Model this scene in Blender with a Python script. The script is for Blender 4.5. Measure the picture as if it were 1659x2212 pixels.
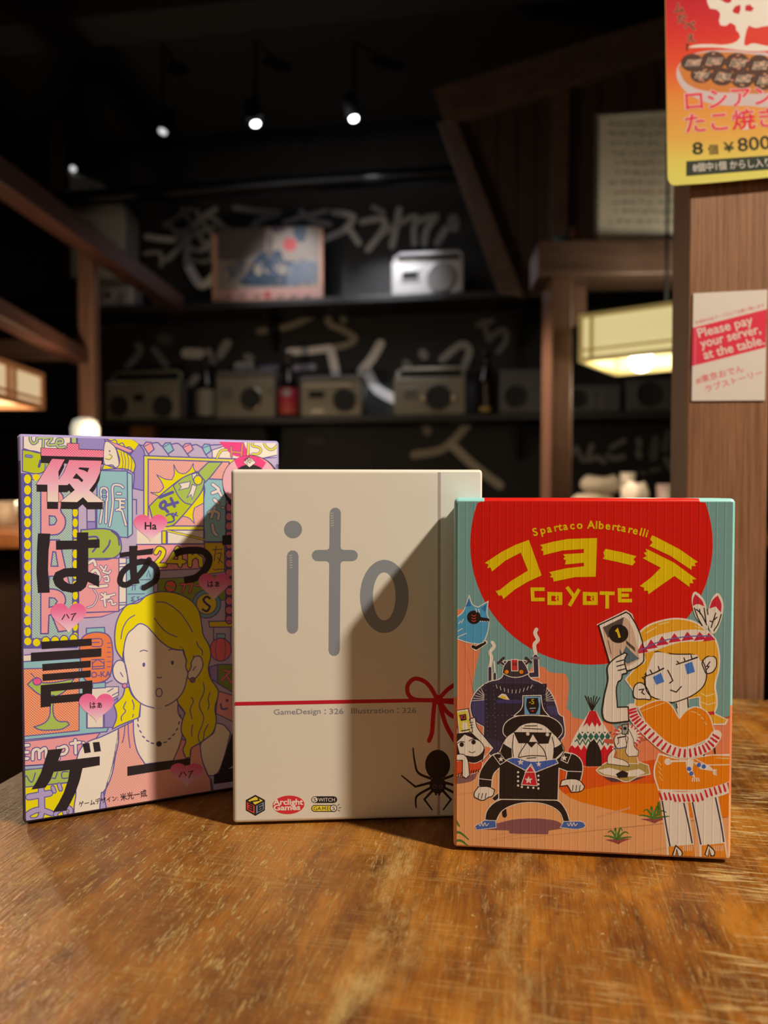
import bpy, math, random
from mathutils import Vector, Matrix
from mathutils.geometry import tessellate_polygon

for _o in list(bpy.data.objects):
    bpy.data.objects.remove(_o, do_unlink=True)
SC = bpy.context.scene
COL = SC.collection
R = math.radians
random.seed(7)

# ------------------------------------------------------------------ camera
TABLE_Z = 0.72
CAM = Vector((0.0, 0.0, TABLE_Z + 0.146))
PITCH = R(1.7)
FPX, CX, CY = 1600.0, 829.5, 1106.0
cd = bpy.data.cameras.new('camera')
cd.sensor_fit = 'HORIZONTAL'
cd.sensor_width = 36.0
cd.lens = FPX / 1659.0 * 36.0
cd.clip_start, cd.clip_end = 0.01, 60.0
cd.dof.use_dof = True
cd.dof.focus_distance = 0.312
cd.dof.aperture_fstop = cd.lens / 3.3
cam = bpy.data.objects.new('camera', cd)
COL.objects.link(cam)
cam.location = CAM
cam.rotation_euler = (R(90) - PITCH, 0, 0)
SC.camera = cam

# ------------------------------------------------------------------ world, exposure, lights
w = bpy.data.worlds.new('dim_room_air')
SC.world = w
w.use_nodes = True
w.node_tree.nodes['Background'].inputs[0].default_value = (0.012, 0.010, 0.009, 1)
w.node_tree.nodes['Background'].inputs[1].default_value = 0.35
SC.view_settings.view_transform = 'Standard'
SC.view_settings.look = 'None'
SC.view_settings.exposure = 0.0
SC.view_settings.gamma = 1.0
SC.view_settings.use_curve_mapping = False
SC.cycles.use_denoising = True
SC.cycles.max_bounces = 8


def lamp(name, kind, loc, energy, color, size=0.1, target=None, **kw):
    d = bpy.data.lights.new(name, kind)
    d.energy, d.color = energy, color
    if kind == 'AREA':
        d.shape = 'DISK'
        d.size = size
    else:
        d.shadow_soft_size = size
    for k, v in kw.items():
        setattr(d, k, v)
    o = bpy.data.objects.new(name, d)
    COL.objects.link(o)
    o.location = loc
    if target is not None:
        o.rotation_euler = (Vector(target) - Vector(loc)).to_track_quat('-Z', 'Y').to_euler()
    return o


KEY = Vector((0.0285, 0.3018, TABLE_Z + 0.143)) + Vector((0.590, -0.315, 0.755)) * 1.5
lamp('booth_lamp_light', 'SPOT', KEY, 160.0, (1.0, 0.80, 0.585), 0.046, (0.06, 0.36, 0.86), spot_size=R(56), spot_blend=0.55)
lamp('far_booths_glow', 'AREA', (-0.9, -1.3, 2.1), 5.0, (1.0, 0.64, 0.38), 1.3, (0, 0.35, 0.8))
lamp('back_wall_fill', 'AREA', (-0.35, 2.75, 2.2), 1.7, (1.0, 0.98, 0.95), 0.6, (-0.1, 3.75, 1.0))  # added fill for the back wall and radios, no visible source
lamp('booth_post_fill', 'SPOT', (-0.15, 2.12, 1.85), 120.0, (1.0, 0.70, 0.48), 0.04, (0.43, 2.08, 0.85), spot_size=R(40), spot_blend=0.6)  # added spot that brightens the left face of the booth post
lamp('lantern_top_spill', 'POINT', (0.74, 1.80, 1.36), 1.5, (1.0, 0.88, 0.66), 0.05)  # added light above the lantern to brighten the framed menu


# ------------------------------------------------------------------ view helpers (traced points become points on real planes)
_RX = Matrix.Rotation(-PITCH, 3, 'X')


def ray(px, py):
    return _RX @ Vector(((px - CX) / FPX, 1.0, (CY - py) / FPX))


def at_depth(px, py, y):
    d = ray(px, py)
    return CAM + d * (y / d.y)


def on_z(px, py, z):
    d = ray(px, py)
    return CAM + d * ((z - CAM.z) / d.z)


def on_plane(px, py, o, n):
    d = ray(px, py)
    return CAM + d * ((o - CAM).dot(n) / d.dot(n))


# ------------------------------------------------------------------ colour
def lin(c):
    c = c / 255.0
    return c / 12.92 if c <= 0.04045 else ((c + 0.055) / 1.055) ** 2.4


def S(r, g, b):
    return (lin(r), lin(g), lin(b))


LIT = (0.80, 0.655, 0.475)


def P(r, g, b):
    """print colour: a tone read under the warm booth lamp, turned back into a reflectance"""
    return tuple(min(0.86, lin(v) / k) for v, k in zip((r, g, b), LIT))


# ------------------------------------------------------------------ materials
def mat(name, base=(0.5, 0.5, 0.5), rough=0.5, metal=0.0, emit=None, estr=0.0, coat=0.0, spec=0.5, trans=0.0):
    m = bpy.data.materials.new(name)
    m.use_nodes = True
    b = m.node_tree.nodes['Principled BSDF']
    b.inputs['Base Color'].default_value = (*base, 1)
    b.inputs['Roughness'].default_value = rough
    b.inputs['Metallic'].default_value = metal
    b.inputs['Specular IOR Level'].default_value = spec
    b.inputs['Coat Weight'].default_value = coat
    b.inputs['Transmission Weight'].default_value = trans
    if emit:
        b.inputs['Emission Color'].default_value = (*emit, 1)
        b.inputs['Emission Strength'].default_value = estr
    return m


class NT:
    def __init__(s, m):
        s.t = m.node_tree
        s.b = s.t.nodes['Principled BSDF']

    def n(s, typ, **kw):
        x = s.t.nodes.new(typ)
        for k, v in kw.items():
            setattr(x, k, v)
        return x

    def l(s, a, b):
        s.t.links.new(a, b)

    def coord(s, scale=(1, 1, 1), rot=(0, 0, 0), out='Object', loc=(0, 0, 0)):
        c = s.n('ShaderNodeTexCoord')
        mp = s.n('ShaderNodeMapping')
        mp.inputs['Scale'].default_value = scale
        mp.inputs['Rotation'].default_value = rot
        mp.inputs['Location'].default_value = loc
        s.l(c.outputs[out], mp.inputs['Vector'])
        return mp.outputs[0]

    def noise(s, vec, scale=1.0, detail=4, rough=0.5, dist=0.0):
        x = s.n('ShaderNodeTexNoise')
        x.inputs['Scale'].default_value = scale
        x.inputs['Detail'].default_value = detail
        x.inputs['Roughness'].default_value = rough
        x.inputs['Distortion'].default_value = dist
        s.l(vec, x.inputs['Vector'])
        return x.outputs[0]

    def ramp(s, fac, stops, mode='LINEAR'):
        x = s.n('ShaderNodeValToRGB')
        x.color_ramp.interpolation = mode
        e = x.color_ramp.elements
        while len(e) < len(stops):
            e.new(0.5)
        for k, (p, c) in enumerate(stops):
            e[k].position = p
            e[k].color = (*c, 1) if len(c) == 3 else c
        s.l(fac, x.inputs[0])
        return x.outputs[0]

    def val(s, v):
        x = s.n('ShaderNodeValue')
        x.outputs[0].default_value = v
        return x.outputs[0]

    def math(s, op, a, b=None, c=None):
        x = s.n('ShaderNodeMath', operation=op)
        for k, v in enumerate((a, b, c)):
            if v is None:
                continue
            if isinstance(v, (int, float)):
                x.inputs[k].default_value = v
            else:
                s.l(v, x.inputs[k])
        return x.outputs[0]

    def mix(s, fac, a, b, blend='MIX'):
        x = s.n('ShaderNodeMix', data_type='RGBA', blend_type=blend)
        for v, k in ((fac, 0), (a, 6), (b, 7)):
            if isinstance(v, (int, float)):
                x.inputs[k].default_value = v
            elif isinstance(v, tuple):
                x.inputs[k].default_value = (*v, 1)
            else:
                s.l(v, x.inputs[k])
        return x.outputs[2]

    def bump(s, h, strength=0.3, dist=0.001):
        x = s.n('ShaderNodeBump')
        x.inputs['Strength'].default_value = strength
        x.inputs['Distance'].default_value = dist
        s.l(h, x.inputs['Height'])
        s.l(x.outputs[0], s.b.inputs['Normal'])


def wood(name, dark, light, axis='Z', rough=0.5, scale=60.0, stretch=14.0, bump=0.25, coat=0.0):
    m = mat(name, light, rough, coat=coat)
    t = NT(m)
    sc = [scale, scale, scale]
    sc['XYZ'.index(axis)] = scale / stretch
    v = t.coord(tuple(sc))
    f = t.noise(v, 1.0, 6, 0.62, 0.4)
    f2 = t.noise(v, 6.0, 3, 0.6)
    mixf = t.math('MULTIPLY_ADD', f2, 0.35, t.math('MULTIPLY', f, 0.75))
    c = t.ramp(mixf, [(0.32, dark), (0.72, light)])
    t.l(c, t.b.inputs['Base Color'])
    t.bump(mixf, bump, 0.0015)
    return m


# ------------------------------------------------------------------ mesh helpers
class MB:
    def __init__(s):
        s.v, s.f, s.sm, s.mi = [], [], [], []

    def add(s, vs, fs, smooth=False, mi=0):
        b = len(s.v)
        s.v += [tuple(x) for x in vs]
        s.f += [tuple(b + i for i in f) for f in fs]
        s.sm += [smooth] * len(fs)
        s.mi += [mi] * len(fs)
        return s

    def box(s, x0, y0, z0, x1, y1, z1, mi=0):
        vs = [(x, y, z) for z in (z0, z1) for y in (y0, y1) for x in (x0, x1)]
        return s.add(vs, [(0, 2, 3, 1), (4, 5, 7, 6), (0, 1, 5, 4), (2, 6, 7, 3), (1, 3, 7, 5), (0, 4, 6, 2)], mi=mi)

    def rbox(s, x0, y0, z0, x1, y1, z1, r, n=3, mi=0):
        """box with every edge rounded (a superellipsoid-like rounded box built from sphere octants)"""
        r = min(r, (x1 - x0) / 2.01, (y1 - y0) / 2.01, (z1 - z0) / 2.01)
        cx = (x0 + r, x1 - r), (y0 + r, y1 - r), (z0 + r, z1 - r)
        nu, nv = 4 * (n + 1), 2 * (n + 1)
        vs, fs = [], []
        for j in range(nv):
            ph = -math.pi / 2 + math.pi / 2 * (j % (n + 1)) / n + (math.pi / 2 if j > n else 0)
            for i in range(nu):
                q = i // (n + 1)
                th = q * math.pi / 2 + math.pi / 2 * (i % (n + 1)) / n
                sx = 1 if q in (0, 3) else 0
                sy = 1 if q in (0, 1) else 0
                sz = 1 if j > n else 0
                vs.append((cx[0][sx] + r * math.cos(ph) * math.cos(th), cx[1][sy] + r * math.cos(ph) * math.sin(th), cx[2][sz] + r * math.sin(ph)))
        for j in range(nv - 1):
            for i in range(nu):
                k = (i + 1) % nu
                fs.append((j * nu + i, j * nu + k, (j + 1) * nu + k, (j + 1) * nu + i))
        fs.append(tuple(range(nu))[::-1])
        fs.append(tuple((nv - 1) * nu + i for i in range(nu)))
        return s.add(vs, fs, mi=mi)

    def lathe(s, prof, c=(0, 0, 0), n=24, axis='Z', mi=0, smooth=True):
        vs, fs = [], []
        for (r, h) in prof:
            for i in range(n):
                a = 2 * math.pi * i / n
                p = (r * math.cos(a), r * math.sin(a), h)
                if axis == 'Y':
                    p = (p[0], -p[2], p[1])
                elif axis == 'X':
                    p = (p[2], p[0], p[1])
                vs.append((p[0] + c[0], p[1] + c[1], p[2] + c[2]))
        m = len(prof)
        for j in range(m - 1):
            for i in range(n):
                k = (i + 1) % n
                fs.append((j * n + i, j * n + k, (j + 1) * n + k, (j + 1) * n + i))
        s.add(vs, fs, smooth, mi)
        s.add(vs[:n], [tuple(range(n))[::-1]], False, mi)
        s.add(vs[-n:], [tuple(range(n))], False, mi)
        return s

    def tube(s, pts, r, n=8, mi=0):
        pts = [Vector(p) for p in pts]
        vs, fs = [], []
        up = Vector((0, 0, 1))
        for k, p in enumerate(pts):
            d = (pts[min(k + 1, len(pts) - 1)] - pts[max(k - 1, 0)]).normalized()
            a = d.cross(up if abs(d.z) < 0.9 else Vector((1, 0, 0))).normalized()
            b = a.cross(d).normalized()
            rr = r[k] if isinstance(r, (list, tuple)) else r
            for i in range(n):
                t = 2 * math.pi * i / n
                vs.append(p + (a * math.cos(t) + b * math.sin(t)) * rr)
        for j in range(len(pts) - 1):
            for i in range(n):
                k = (i + 1) % n
                fs.append((j * n + i, j * n + k, (j + 1) * n + k, (j + 1) * n + i))
        fs.append(tuple(range(n)))
        fs.append(tuple((len(pts) - 1) * n + i for i in range(n))[::-1])
        return s.add(vs, fs, True, mi)

    def slab(s, front, back, mi=0):
        """closed solid between two outlines with the same number of points"""
        n = len(front)
        vs = list(front) + list(back)
        fs = [tuple(range(n)), tuple(range(2 * n - 1, n - 1, -1))]
        for i in range(n):
            k = (i + 1) % n
            fs.append((i, i + n, k + n, k))
        return s.add(vs, fs, mi=mi)

    def build(s, name, m, parent=None, kind=None, bevel=0.0):
        me = bpy.data.meshes.new(name)
        me.from_pydata([tuple(v) for v in s.v], [], s.f)
        for x in (m if isinstance(m, (list, tuple)) else [m]):
            me.materials.append(x)
        me.polygons.foreach_set('use_smooth', s.sm)
        me.polygons.foreach_set('material_index', s.mi)
        me.update()
        o = bpy.data.objects.new(name, me)
        COL.objects.link(o)
        if parent:
            o.parent = parent
        if kind:
            o['kind'] = kind
        if bevel:
            b = o.modifiers.new('edge', 'BEVEL')
            b.width = bevel
            b.segments = 2
            b.limit_method = 'ANGLE'
        return o


def tag(o, label=None, cat=None, group=None, kind=None):
    for k, v in (('label', label), ('category', cat), ('group', group), ('kind', kind)):
        if v:
            o[k] = v
    return o


def thing(name, label, cat, loc=(0, 0, 0), rz=0.0, group=None):
    o = bpy.data.objects.new(name, None)
    o.empty_display_size = 0.05
    COL.objects.link(o)
    o.location = loc
    o.rotation_euler = (0, 0, rz)
    return tag(o, label, cat, group)


# ------------------------------------------------------------------ flat print: polygons, strokes and lettering on a real plane
_GL = {}


def glyphs(text, bold=0.0):
    key = (text, bold)
    if key not in _GL:
        c = bpy.data.curves.new('lettering', 'FONT')
        c.body = text
        c.size = 1.0
        c.resolution_u = 3
        c.offset = bold
        o = bpy.data.objects.new('lettering', c)
        COL.objects.link(o)
        dg = bpy.context.evaluated_depsgraph_get()
        me = bpy.data.meshes.new_from_object(o.evaluated_get(dg))
        me.calc_loop_triangles()
        vs = [(v.co.x, v.co.y) for v in me.vertices]
        ts = [tuple(t.vertices) for t in me.loop_triangles]
        bpy.data.objects.remove(o, do_unlink=True)
        bpy.data.curves.remove(c)
        bpy.data.meshes.remove(me)
        _GL[key] = (vs, ts)
    return _GL[key]


def catmull(pts, closed, n=5):
    m = len(pts)
    out = []
    rng = range(m) if closed else range(m - 1)
    for i in rng:
        if closed:
            p0, p1, p2, p3 = pts[(i - 1) % m], pts[i], pts[(i + 1) % m], pts[(i + 2) % m]
        else:
            p0, p1, p2, p3 = pts[max(i - 1, 0)], pts[i], pts[i + 1], pts[min(i + 2, m - 1)]
        for k in range(n):
            t = k / n
            out.append(tuple(0.5 * (2 * b + (c - a) * t + (2 * a - 5 * b + 4 * c - d) * t * t + (3 * b - a - 3 * c + d) * t ** 3) for a, b, c, d in zip(p0, p1, p2, p3)))
    if not closed:
        out.append(pts[-1])
    return out


def ell(cx, cy, rx, ry, n=28, rot=0.0):
    c, s = math.cos(rot), math.sin(rot)
    return [(cx + rx * math.cos(a) * c - ry * math.sin(a) * s, cy + rx * math.cos(a) * s + ry * math.sin(a) * c) for a in (2 * math.pi * i / n for i in range(n))]


def arc(cx, cy, rx, ry, a0, a1, n=12):
    return [(cx + rx * math.cos(R(a0 + (a1 - a0) * i / n)), cy + ry * math.sin(R(a0 + (a1 - a0) * i / n))) for i in range(n + 1)]


def rect(x0, y0, x1, y1):
    return [(x0, y0), (x1, y0), (x1, y1), (x0, y1)]


def soften(pts, closed=True, n=5, sharp=52):
    """rounds an outline through its points, keeping the corners that are really corners"""
    m = len(pts)
    if m < 4:
        return list(pts)
    V2 = [Vector(p) for p in pts]
    tg = []
    for i in range(m):
        a, b, c = V2[(i - 1) % m], V2[i], V2[(i + 1) % m]
        if not closed and i in (0, m - 1):
            tg.append(None)
            continue
        d1, d2 = b - a, c - b
        if d1.length < 1e-6 or d2.length < 1e-6 or d1.angle(d2) > R(sharp):
            tg.append(None)
        else:
            tg.append((d1.normalized() + d2.normalized()).normalized())
    out = []
    for i in range(m if closed else m - 1):
        p, q = V2[i], V2[(i + 1) % m]
        L = (q - p).length
        t0, t1 = tg[i], tg[(i + 1) % m]
        if t0 is None and t1 is None:
            out.append(tuple(p))
            continue
        e = (q - p).normalized()
        t0 = (t0 or e) * L
        t1 = (t1 or e) * L
        for k in range(n):
            t = k / n
            out.append(tuple(p * (2 * t ** 3 - 3 * t * t + 1) + t0 * (t ** 3 - 2 * t * t + t) + q * (3 * t * t - 2 * t ** 3) + t1 * (t ** 3 - t * t)))
    if not closed:
        out.append(tuple(V2[-1]))
    return out


class Sheet:
    """print on the plane through O spanned by U (right) and V (up); layers rise 7 micrometres each towards the viewer"""
    STEP = 7e-6

    def __init__(s, O, U, V=Vector((0, 0, 1)), lim=None, base=0.0):
        s.O, s.U, s.V = Vector(O), Vector(U).normalized(), Vector(V).normalized()
        s.N = s.U.cross(s.V)
        s.lim, s.base = lim, base
        s.fr = (0, 0, 1.0)
        s.soft = True
        s.clear()

    def clear(s):
        s.v, s.t, s.c = [], [], []

    def frame(s, x0, y0, k):
        s.fr = (x0, y0, k)
        return s

    def uv(s, p):
        x0, y0, k = s.fr
        q = on_plane(x0 + p[0] / k, y0 + p[1] / k, s.O, s.N) - s.O
        u, v = q.dot(s.U), q.dot(s.V)
        if s.lim:
            u = min(max(u, s.lim[0]), s.lim[2])
            v = min(max(v, s.lim[1]), s.lim[3])
        return u, v

    def tris(s, pts, ts, col, L):
        b = len(s.v)
        q = [s.uv(p) for p in pts]
        s.k = (getattr(s, 'k', 0) + 1) % 8
        s.v += [(u, -s.base - (L + s.k * 0.05) * s.STEP, v) for u, v in q]
        for i, p in enumerate(pts):
            c = col(p) if callable(col) else col
            s.c.append(c if len(c) == 4 else (*c, 1.0))
        for a, bb, c in ts:
            A, B, C = q[a], q[bb], q[c]
            ar = (B[0] - A[0]) * (C[1] - A[1]) - (B[1] - A[1]) * (C[0] - A[0])
            if abs(ar) < 1e-13:
                continue
            s.t.append((b + a, b + bb, b + c) if ar > 0 else (b + a, b + c, b + bb))

    def poly(s, pts, col, L, smooth=False, holes=()):
        if smooth:
            pts = catmull(pts, True)
        elif s.soft and 6 <= len(pts) < 60:
            pts = soften(pts)
        loops = [[Vector((x, y, 0)) for x, y in lp] for lp in (pts, *holes)]
        flat = [(p.x, p.y) for lp in loops for p in lp]
        s.tris(flat, tessellate_polygon(loops), col, L)

    def stroke(s, pts, w, col, L, smooth=False, closed=False, cap=True, taper=None):
        if smooth:
            pts = catmull(pts, closed)
        pts = [p for i, p in enumerate(pts) if i == 0 or math.hypot(p[0] - pts[i - 1][0], p[1] - pts[i - 1][1]) > 1e-6]
        n = len(pts)
        if n < 2:
            return
        vs = []
        for i, p in enumerate(pts):
            a = pts[(i - 1) % n] if closed or i > 0 else p
            b = pts[(i + 1) % n] if closed or i < n - 1 else p
            d1, d2 = Vector((p[0] - a[0], p[1] - a[1])), Vector((b[0] - p[0], b[1] - p[1]))
            d1 = d1.normalized() if d1.length > 0 else d2.normalized()
            d2 = d2.normalized() if d2.length > 0 else d1
            t = d1 + d2
            t = t.normalized() if t.length > 1e-4 else d1
            nn = Vector((-t.y, t.x))
            k = 1.0 / max(0.45, nn.dot(Vector((-d1.y, d1.x))))
            h = w / 2 * k
            if taper:
                f = i / (n - 1)
                h *= taper[0] + (taper[1] - taper[0]) * f
            vs += [(p[0] + nn.x * h, p[1] + nn.y * h), (p[0] - nn.x * h, p[1] - nn.y * h)]
        ts = []
        for i in range(n if closed else n - 1):
            j = (i + 1) % n
            ts += [(2 * i, 2 * i + 1, 2 * j + 1), (2 * i, 2 * j + 1, 2 * j)]
        s.tris(vs, ts, col, L)
        if cap and not closed:
            for p, f in ((pts[0], taper[0] if taper else 1), (pts[-1], taper[1] if taper else 1)):
                e = ell(p[0], p[1], w / 2 * f, w / 2 * f, 10)
                s.tris(e, [(0, i, i + 1) for i in range(1, 9)], col, L)

    def shape(s, pts, fill, line, w, L, smooth=False, holes=()):
        if smooth:
            pts, smooth = catmull(pts, True), False
        elif s.soft and 6 <= len(pts) < 60:
            pts = soften(pts)
        keep, s.soft = s.soft, False
        s.poly(pts, fill, L, smooth, holes)
        s.soft = keep
        s.stroke(pts, w, line, L + 0.5, smooth, True)
        for h in holes:
            s.stroke(h, w, line, L + 0.5, False, True)

    def ostroke(s, pts, w, fill, line, lw, L, smooth=False, closed=False):
        s.stroke(pts, w + 2 * lw, line, L, smooth, closed)
        s.stroke(pts, w, fill, L + 0.5, smooth, closed)

    def text(s, txt, x, y, size, col, L, rot=0.0, bold=0.0, sx=1.0, center=False, shear=0.0, fit=None):
        vs, ts = glyphs(txt, bold)
        if not vs:
            return
        lo, hi = min(v[0] for v in vs), max(v[0] for v in vs)
        off = (lo + hi) / 2 if center else 0
        if fit:
            off, sx = lo, fit / ((hi - lo) * size)
        c, sn = math.cos(rot), math.sin(rot)
        pts = []
        for a, b in vs:
            X, Y = ((a - off) * sx + b * shear) * size, -b * size
            pts.append((x + X * c - Y * sn, y + X * sn + Y * c))
        s.tris(pts, ts, col, L)

    def build(s, name, m, parent=None, label=None):
        me = bpy.data.meshes.new(name)
        me.from_pydata(s.v, [], s.t)
        me.materials.append(m)
        a = me.color_attributes.new('tone', 'FLOAT_COLOR', 'POINT')
        a.data.foreach_set('color', [x for c in s.c for x in c])
        me.update()
        o = bpy.data.objects.new(name, me)
        COL.objects.link(o)
        if parent:
            o.parent = parent
        if label:
            o['label'] = label
        s.clear()
        return o


def print_mat(name, rough=0.45, dots=0.0, ridges=0.0, spec=0.4, coat=0.0, flip=False):
    m = mat(name, (0.8, 0.8, 0.8), rough, spec=spec, coat=coat)
    t = NT(m)
    a = t.n('ShaderNodeAttribute', attribute_name='tone')
    col = a.outputs['Color']
    if dots:
        v = t.coord((1 / dots, 1 / dots, 1 / dots), (0, R(45), 0))
        fr = t.n('ShaderNodeVectorMath', operation='FRACTION')
        t.l(v, fr.inputs[0])
        sub = t.n('ShaderNodeVectorMath', operation='SUBTRACT')
        t.l(fr.outputs[0], sub.inputs[0])
        sub.inputs[1].default_value = (0.5, 0.5, 0.5)
        mul = t.n('ShaderNodeVectorMath', operation='MULTIPLY')
        t.l(sub.outputs[0], mul.inputs[0])
        mul.inputs[1].default_value = (1, 0, 1)
        ln = t.n('ShaderNodeVectorMath', operation='LENGTH')
        t.l(mul.outputs[0], ln.inputs[0])
        mask = t.math('LESS_THAN', ln.outputs['Value'], 0.30)
        amt = t.math('MULTIPLY', mask, t.math('SUBTRACT', 1.0, a.outputs['Alpha']))
        col = t.mix(amt, col, (0.80, 0.74, 0.72))
    t.l(col, t.b.inputs['Base Color'])
    if ridges:
        v = t.coord((1 / ridges, 0.0, 0.0))
        dis = t.noise(t.coord((6, 6, 14)), 1.0, 2)
        wv = t.n('ShaderNodeTexWave', wave_type='BANDS', bands_direction='X')
        wv.inputs['Scale'].default_value = 0.314
        wv.inputs['Distortion'].default_value = 0.0
        t.l(v, wv.inputs['Vector'])
        sharp = t.math('POWER', wv.outputs['Fac'], 22.0)
        v2 = t.coord((0.0, 0.0, 260.0))
        h2 = t.math('MULTIPLY', t.noise(v2, 1.0, 2), 0.5)
        hh = t.math('ADD', t.math('MULTIPLY', sharp, t.math('MULTIPLY_ADD', dis, 1.6, -0.2)), h2)
        t.bump(hh, 0.20, 0.0005)
    else:
        t.bump(t.noise(t.coord((500, 500, 500)), 1.0, 2), 0.05, 0.0003)
    return m


# ------------------------------------------------------------------ materials of the place
M = {}
M['black_paint'] = mat('black_wall_paint', (0.017, 0.017, 0.019), 0.62, spec=0.35)
_t = NT(M['black_paint'])
_f = _t.noise(_t.coord((3, 3, 3)), 1.0, 5, 0.6)
_t.l(_t.ramp(_f, [(0.3, (0.012, 0.012, 0.0135)), (0.75, (0.024, 0.024, 0.027))]), _t.b.inputs['Base Color'])
M['ceiling_black'] = mat('ceiling_black', (0.022, 0.022, 0.024), 0.75, spec=0.3)
M['black_shelf'] = mat('black_shelf', (0.010, 0.010, 0.011), 0.5)
M['duct'] = mat('dark_duct', (0.0025, 0.0025, 0.003), 0.3, 0.0, spec=0.15)
M['lamp_black'] = mat('lamp_black', (0.004, 0.004, 0.0045), 0.6, spec=0.2)
M['floor'] = wood('dark_floor_boards', (0.012, 0.008, 0.006), (0.035, 0.022, 0.014), 'Y', 0.5, 22)
M['dark_wood'] = wood('dark_stained_wood', (0.026, 0.012, 0.009), (0.085, 0.045, 0.034), 'Z', 0.40, 40)
M['dark_wood_x'] = wood('dark_stained_beam', (0.026, 0.012, 0.009), (0.085, 0.045, 0.034), 'X', 0.40, 40)
M['dark_wood_y'] = wood('dark_stained_rail', (0.022, 0.009, 0.006), (0.085, 0.034, 0.024), 'Y', 0.40, 40)
M['brown_panel'] = wood('brown_wall_panel', (0.015, 0.008, 0.005), (0.045, 0.022, 0.013), 'Z', 0.55, 18)
M['gable_wood'] = wood('dim_gable_wood', (0.040, 0.025, 0.021), (0.105, 0.066, 0.055), 'X', 0.5, 30)
M['amber_wood'] = wood('amber_wood', (0.12, 0.045, 0.015), (0.30, 0.12, 0.04), 'Z', 0.45, 30)
M['post_wood'] = wood('reddish_brown_post_wood', (0.115, 0.048, 0.024), (0.34, 0.185, 0.105), 'Z', 0.46, 420, 40, 0.45)
M['silver'] = mat('silver_plastic', (0.36, 0.35, 0.36), 0.38, 0.3)
M['champagne'] = mat('champagne_plastic', (0.22, 0.20, 0.155), 0.42, 0.2)
M['grey_plastic'] = mat('grey_plastic', (0.12, 0.12, 0.12), 0.45, 0.1)
M['dim_grey'] = mat('dim_grey_plastic', (0.085, 0.085, 0.085), 0.5)
M['mesh_grey'] = mat('speaker_cloth_grey', (0.16, 0.15, 0.15), 0.9)
M['booth_wood'] = wood('brown_booth_wood', (0.075, 0.038, 0.028), (0.22, 0.12, 0.085), 'Z', 0.36, 40)
M['booth_beam'] = wood('brown_booth_beam', (0.05, 0.03, 0.024), (0.15, 0.092, 0.072), 'X', 0.36, 40)
M['mesh_black'] = mat('speaker_cloth_black', (0.010, 0.010, 0.011), 0.7)
M['window_dark'] = mat('smoked_window', (0.012, 0.014, 0.012), 0.2)
M['ring_metal'] = mat('bright_trim_metal', (0.50, 0.47, 0.40), 0.3, 0.9)
M['bottle_dark'] = mat('dark_bottle_glass', (0.012, 0.008, 0.008), 0.12, coat=0.3)
M['label_grey'] = mat('pale_bottle_label', (0.24, 0.23, 0.19), 0.6)
M['label_red'] = mat('red_bottle_label', (0.50, 0.03, 0.06), 0.55)
_t = NT(M['label_red'])
_z = _t.n('ShaderNodeTexCoord')
_sx = _t.n('ShaderNodeSeparateXYZ')
_t.l(_z.outputs['Generated'], _sx.inputs[0])
_t.l(_t.ramp(_sx.outputs[2], [(0.0, (0.55, 0.10, 0.06)), (0.6, (0.50, 0.02, 0.06)), (1.0, (0.42, 0.03, 0.08))]), _t.b.inputs['Base Color'])
M['label_gold'] = mat('gold_bottle_label', (0.36, 0.23, 0.06), 0.4, 0.4)
M['white_ceramic'] = mat('white_ceramic', (0.72, 0.66, 0.58), 0.25)
M['cream_cloth'] = mat('cream_cloth', (0.52, 0.46, 0.38), 0.85)
M['blue_plastic'] = mat('blue_plastic', (0.06, 0.24, 0.42), 0.4)
M['unit_grey'] = mat('unit_grey', (0.26, 0.27, 0.25), 0.5)
M['paper_warm'] = mat('glowing_lantern_paper_warm', (0.75, 0.62, 0.45), 0.8, emit=S(236, 206, 160), estr=0.72)
M['paper_warm_low'] = mat('glowing_lantern_paper_underside', (0.75, 0.55, 0.35), 0.8, emit=S(245, 200, 135), estr=0.85)
M['paper_yellow'] = mat('glowing_lantern_paper_yellow', (0.75, 0.66, 0.42), 0.8, emit=S(232, 216, 156), estr=0.74)
M['paper_yellow_low'] = mat('glowing_lantern_paper_inside', (0.75, 0.66, 0.46), 0.8, emit=S(246, 232, 184), estr=0.86)
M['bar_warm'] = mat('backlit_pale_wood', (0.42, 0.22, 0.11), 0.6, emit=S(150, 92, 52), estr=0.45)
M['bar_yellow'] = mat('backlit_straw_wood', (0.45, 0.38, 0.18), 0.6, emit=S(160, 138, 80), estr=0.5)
M['bulb'] = mat('lit_bulb', (1, 1, 1), 0.3, emit=(1.0, 0.93, 0.78), estr=9.0)
M['globe'] = mat('lit_globe', (0.12, 0.11, 0.09), 0.5, emit=S(240, 232, 205), estr=0.74)
M['spot_on'] = mat('lit_spot_lens', (1, 1, 1), 0.3, emit=(0.93, 1.0, 0.98), estr=11.0)
M['spot_dim'] = mat('turned_away_lens_and_glint', (0.4, 0.4, 0.4), 0.3, emit=(0.9, 0.9, 0.95), estr=0.9)
M['frame_metal'] = mat('grey_frame_metal', (0.22, 0.21, 0.20), 0.35, 0.6)
M['chalk'] = print_mat('white_wall_paint_strokes', 0.8)
M['plain_print'] = print_mat('printed_card', 0.55)
M['gloss_print'] = print_mat('laminated_print', 0.30, coat=0.3)

# ------------------------------------------------------------------ the room shell
WA = Vector((-1.498, 3.9, 0))
WANG = math.atan2(-0.155, 0.988)
WD = Vector((math.cos(WANG), math.sin(WANG), 0))
WN = Vector((math.sin(WANG), -math.cos(WANG), 0))       # out of the back wall, towards the tables


def wl(px, py, off):
    q = on_plane(px, py, WA + WN * off, WN) - WA
    return q.dot(WD), q.z


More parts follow.
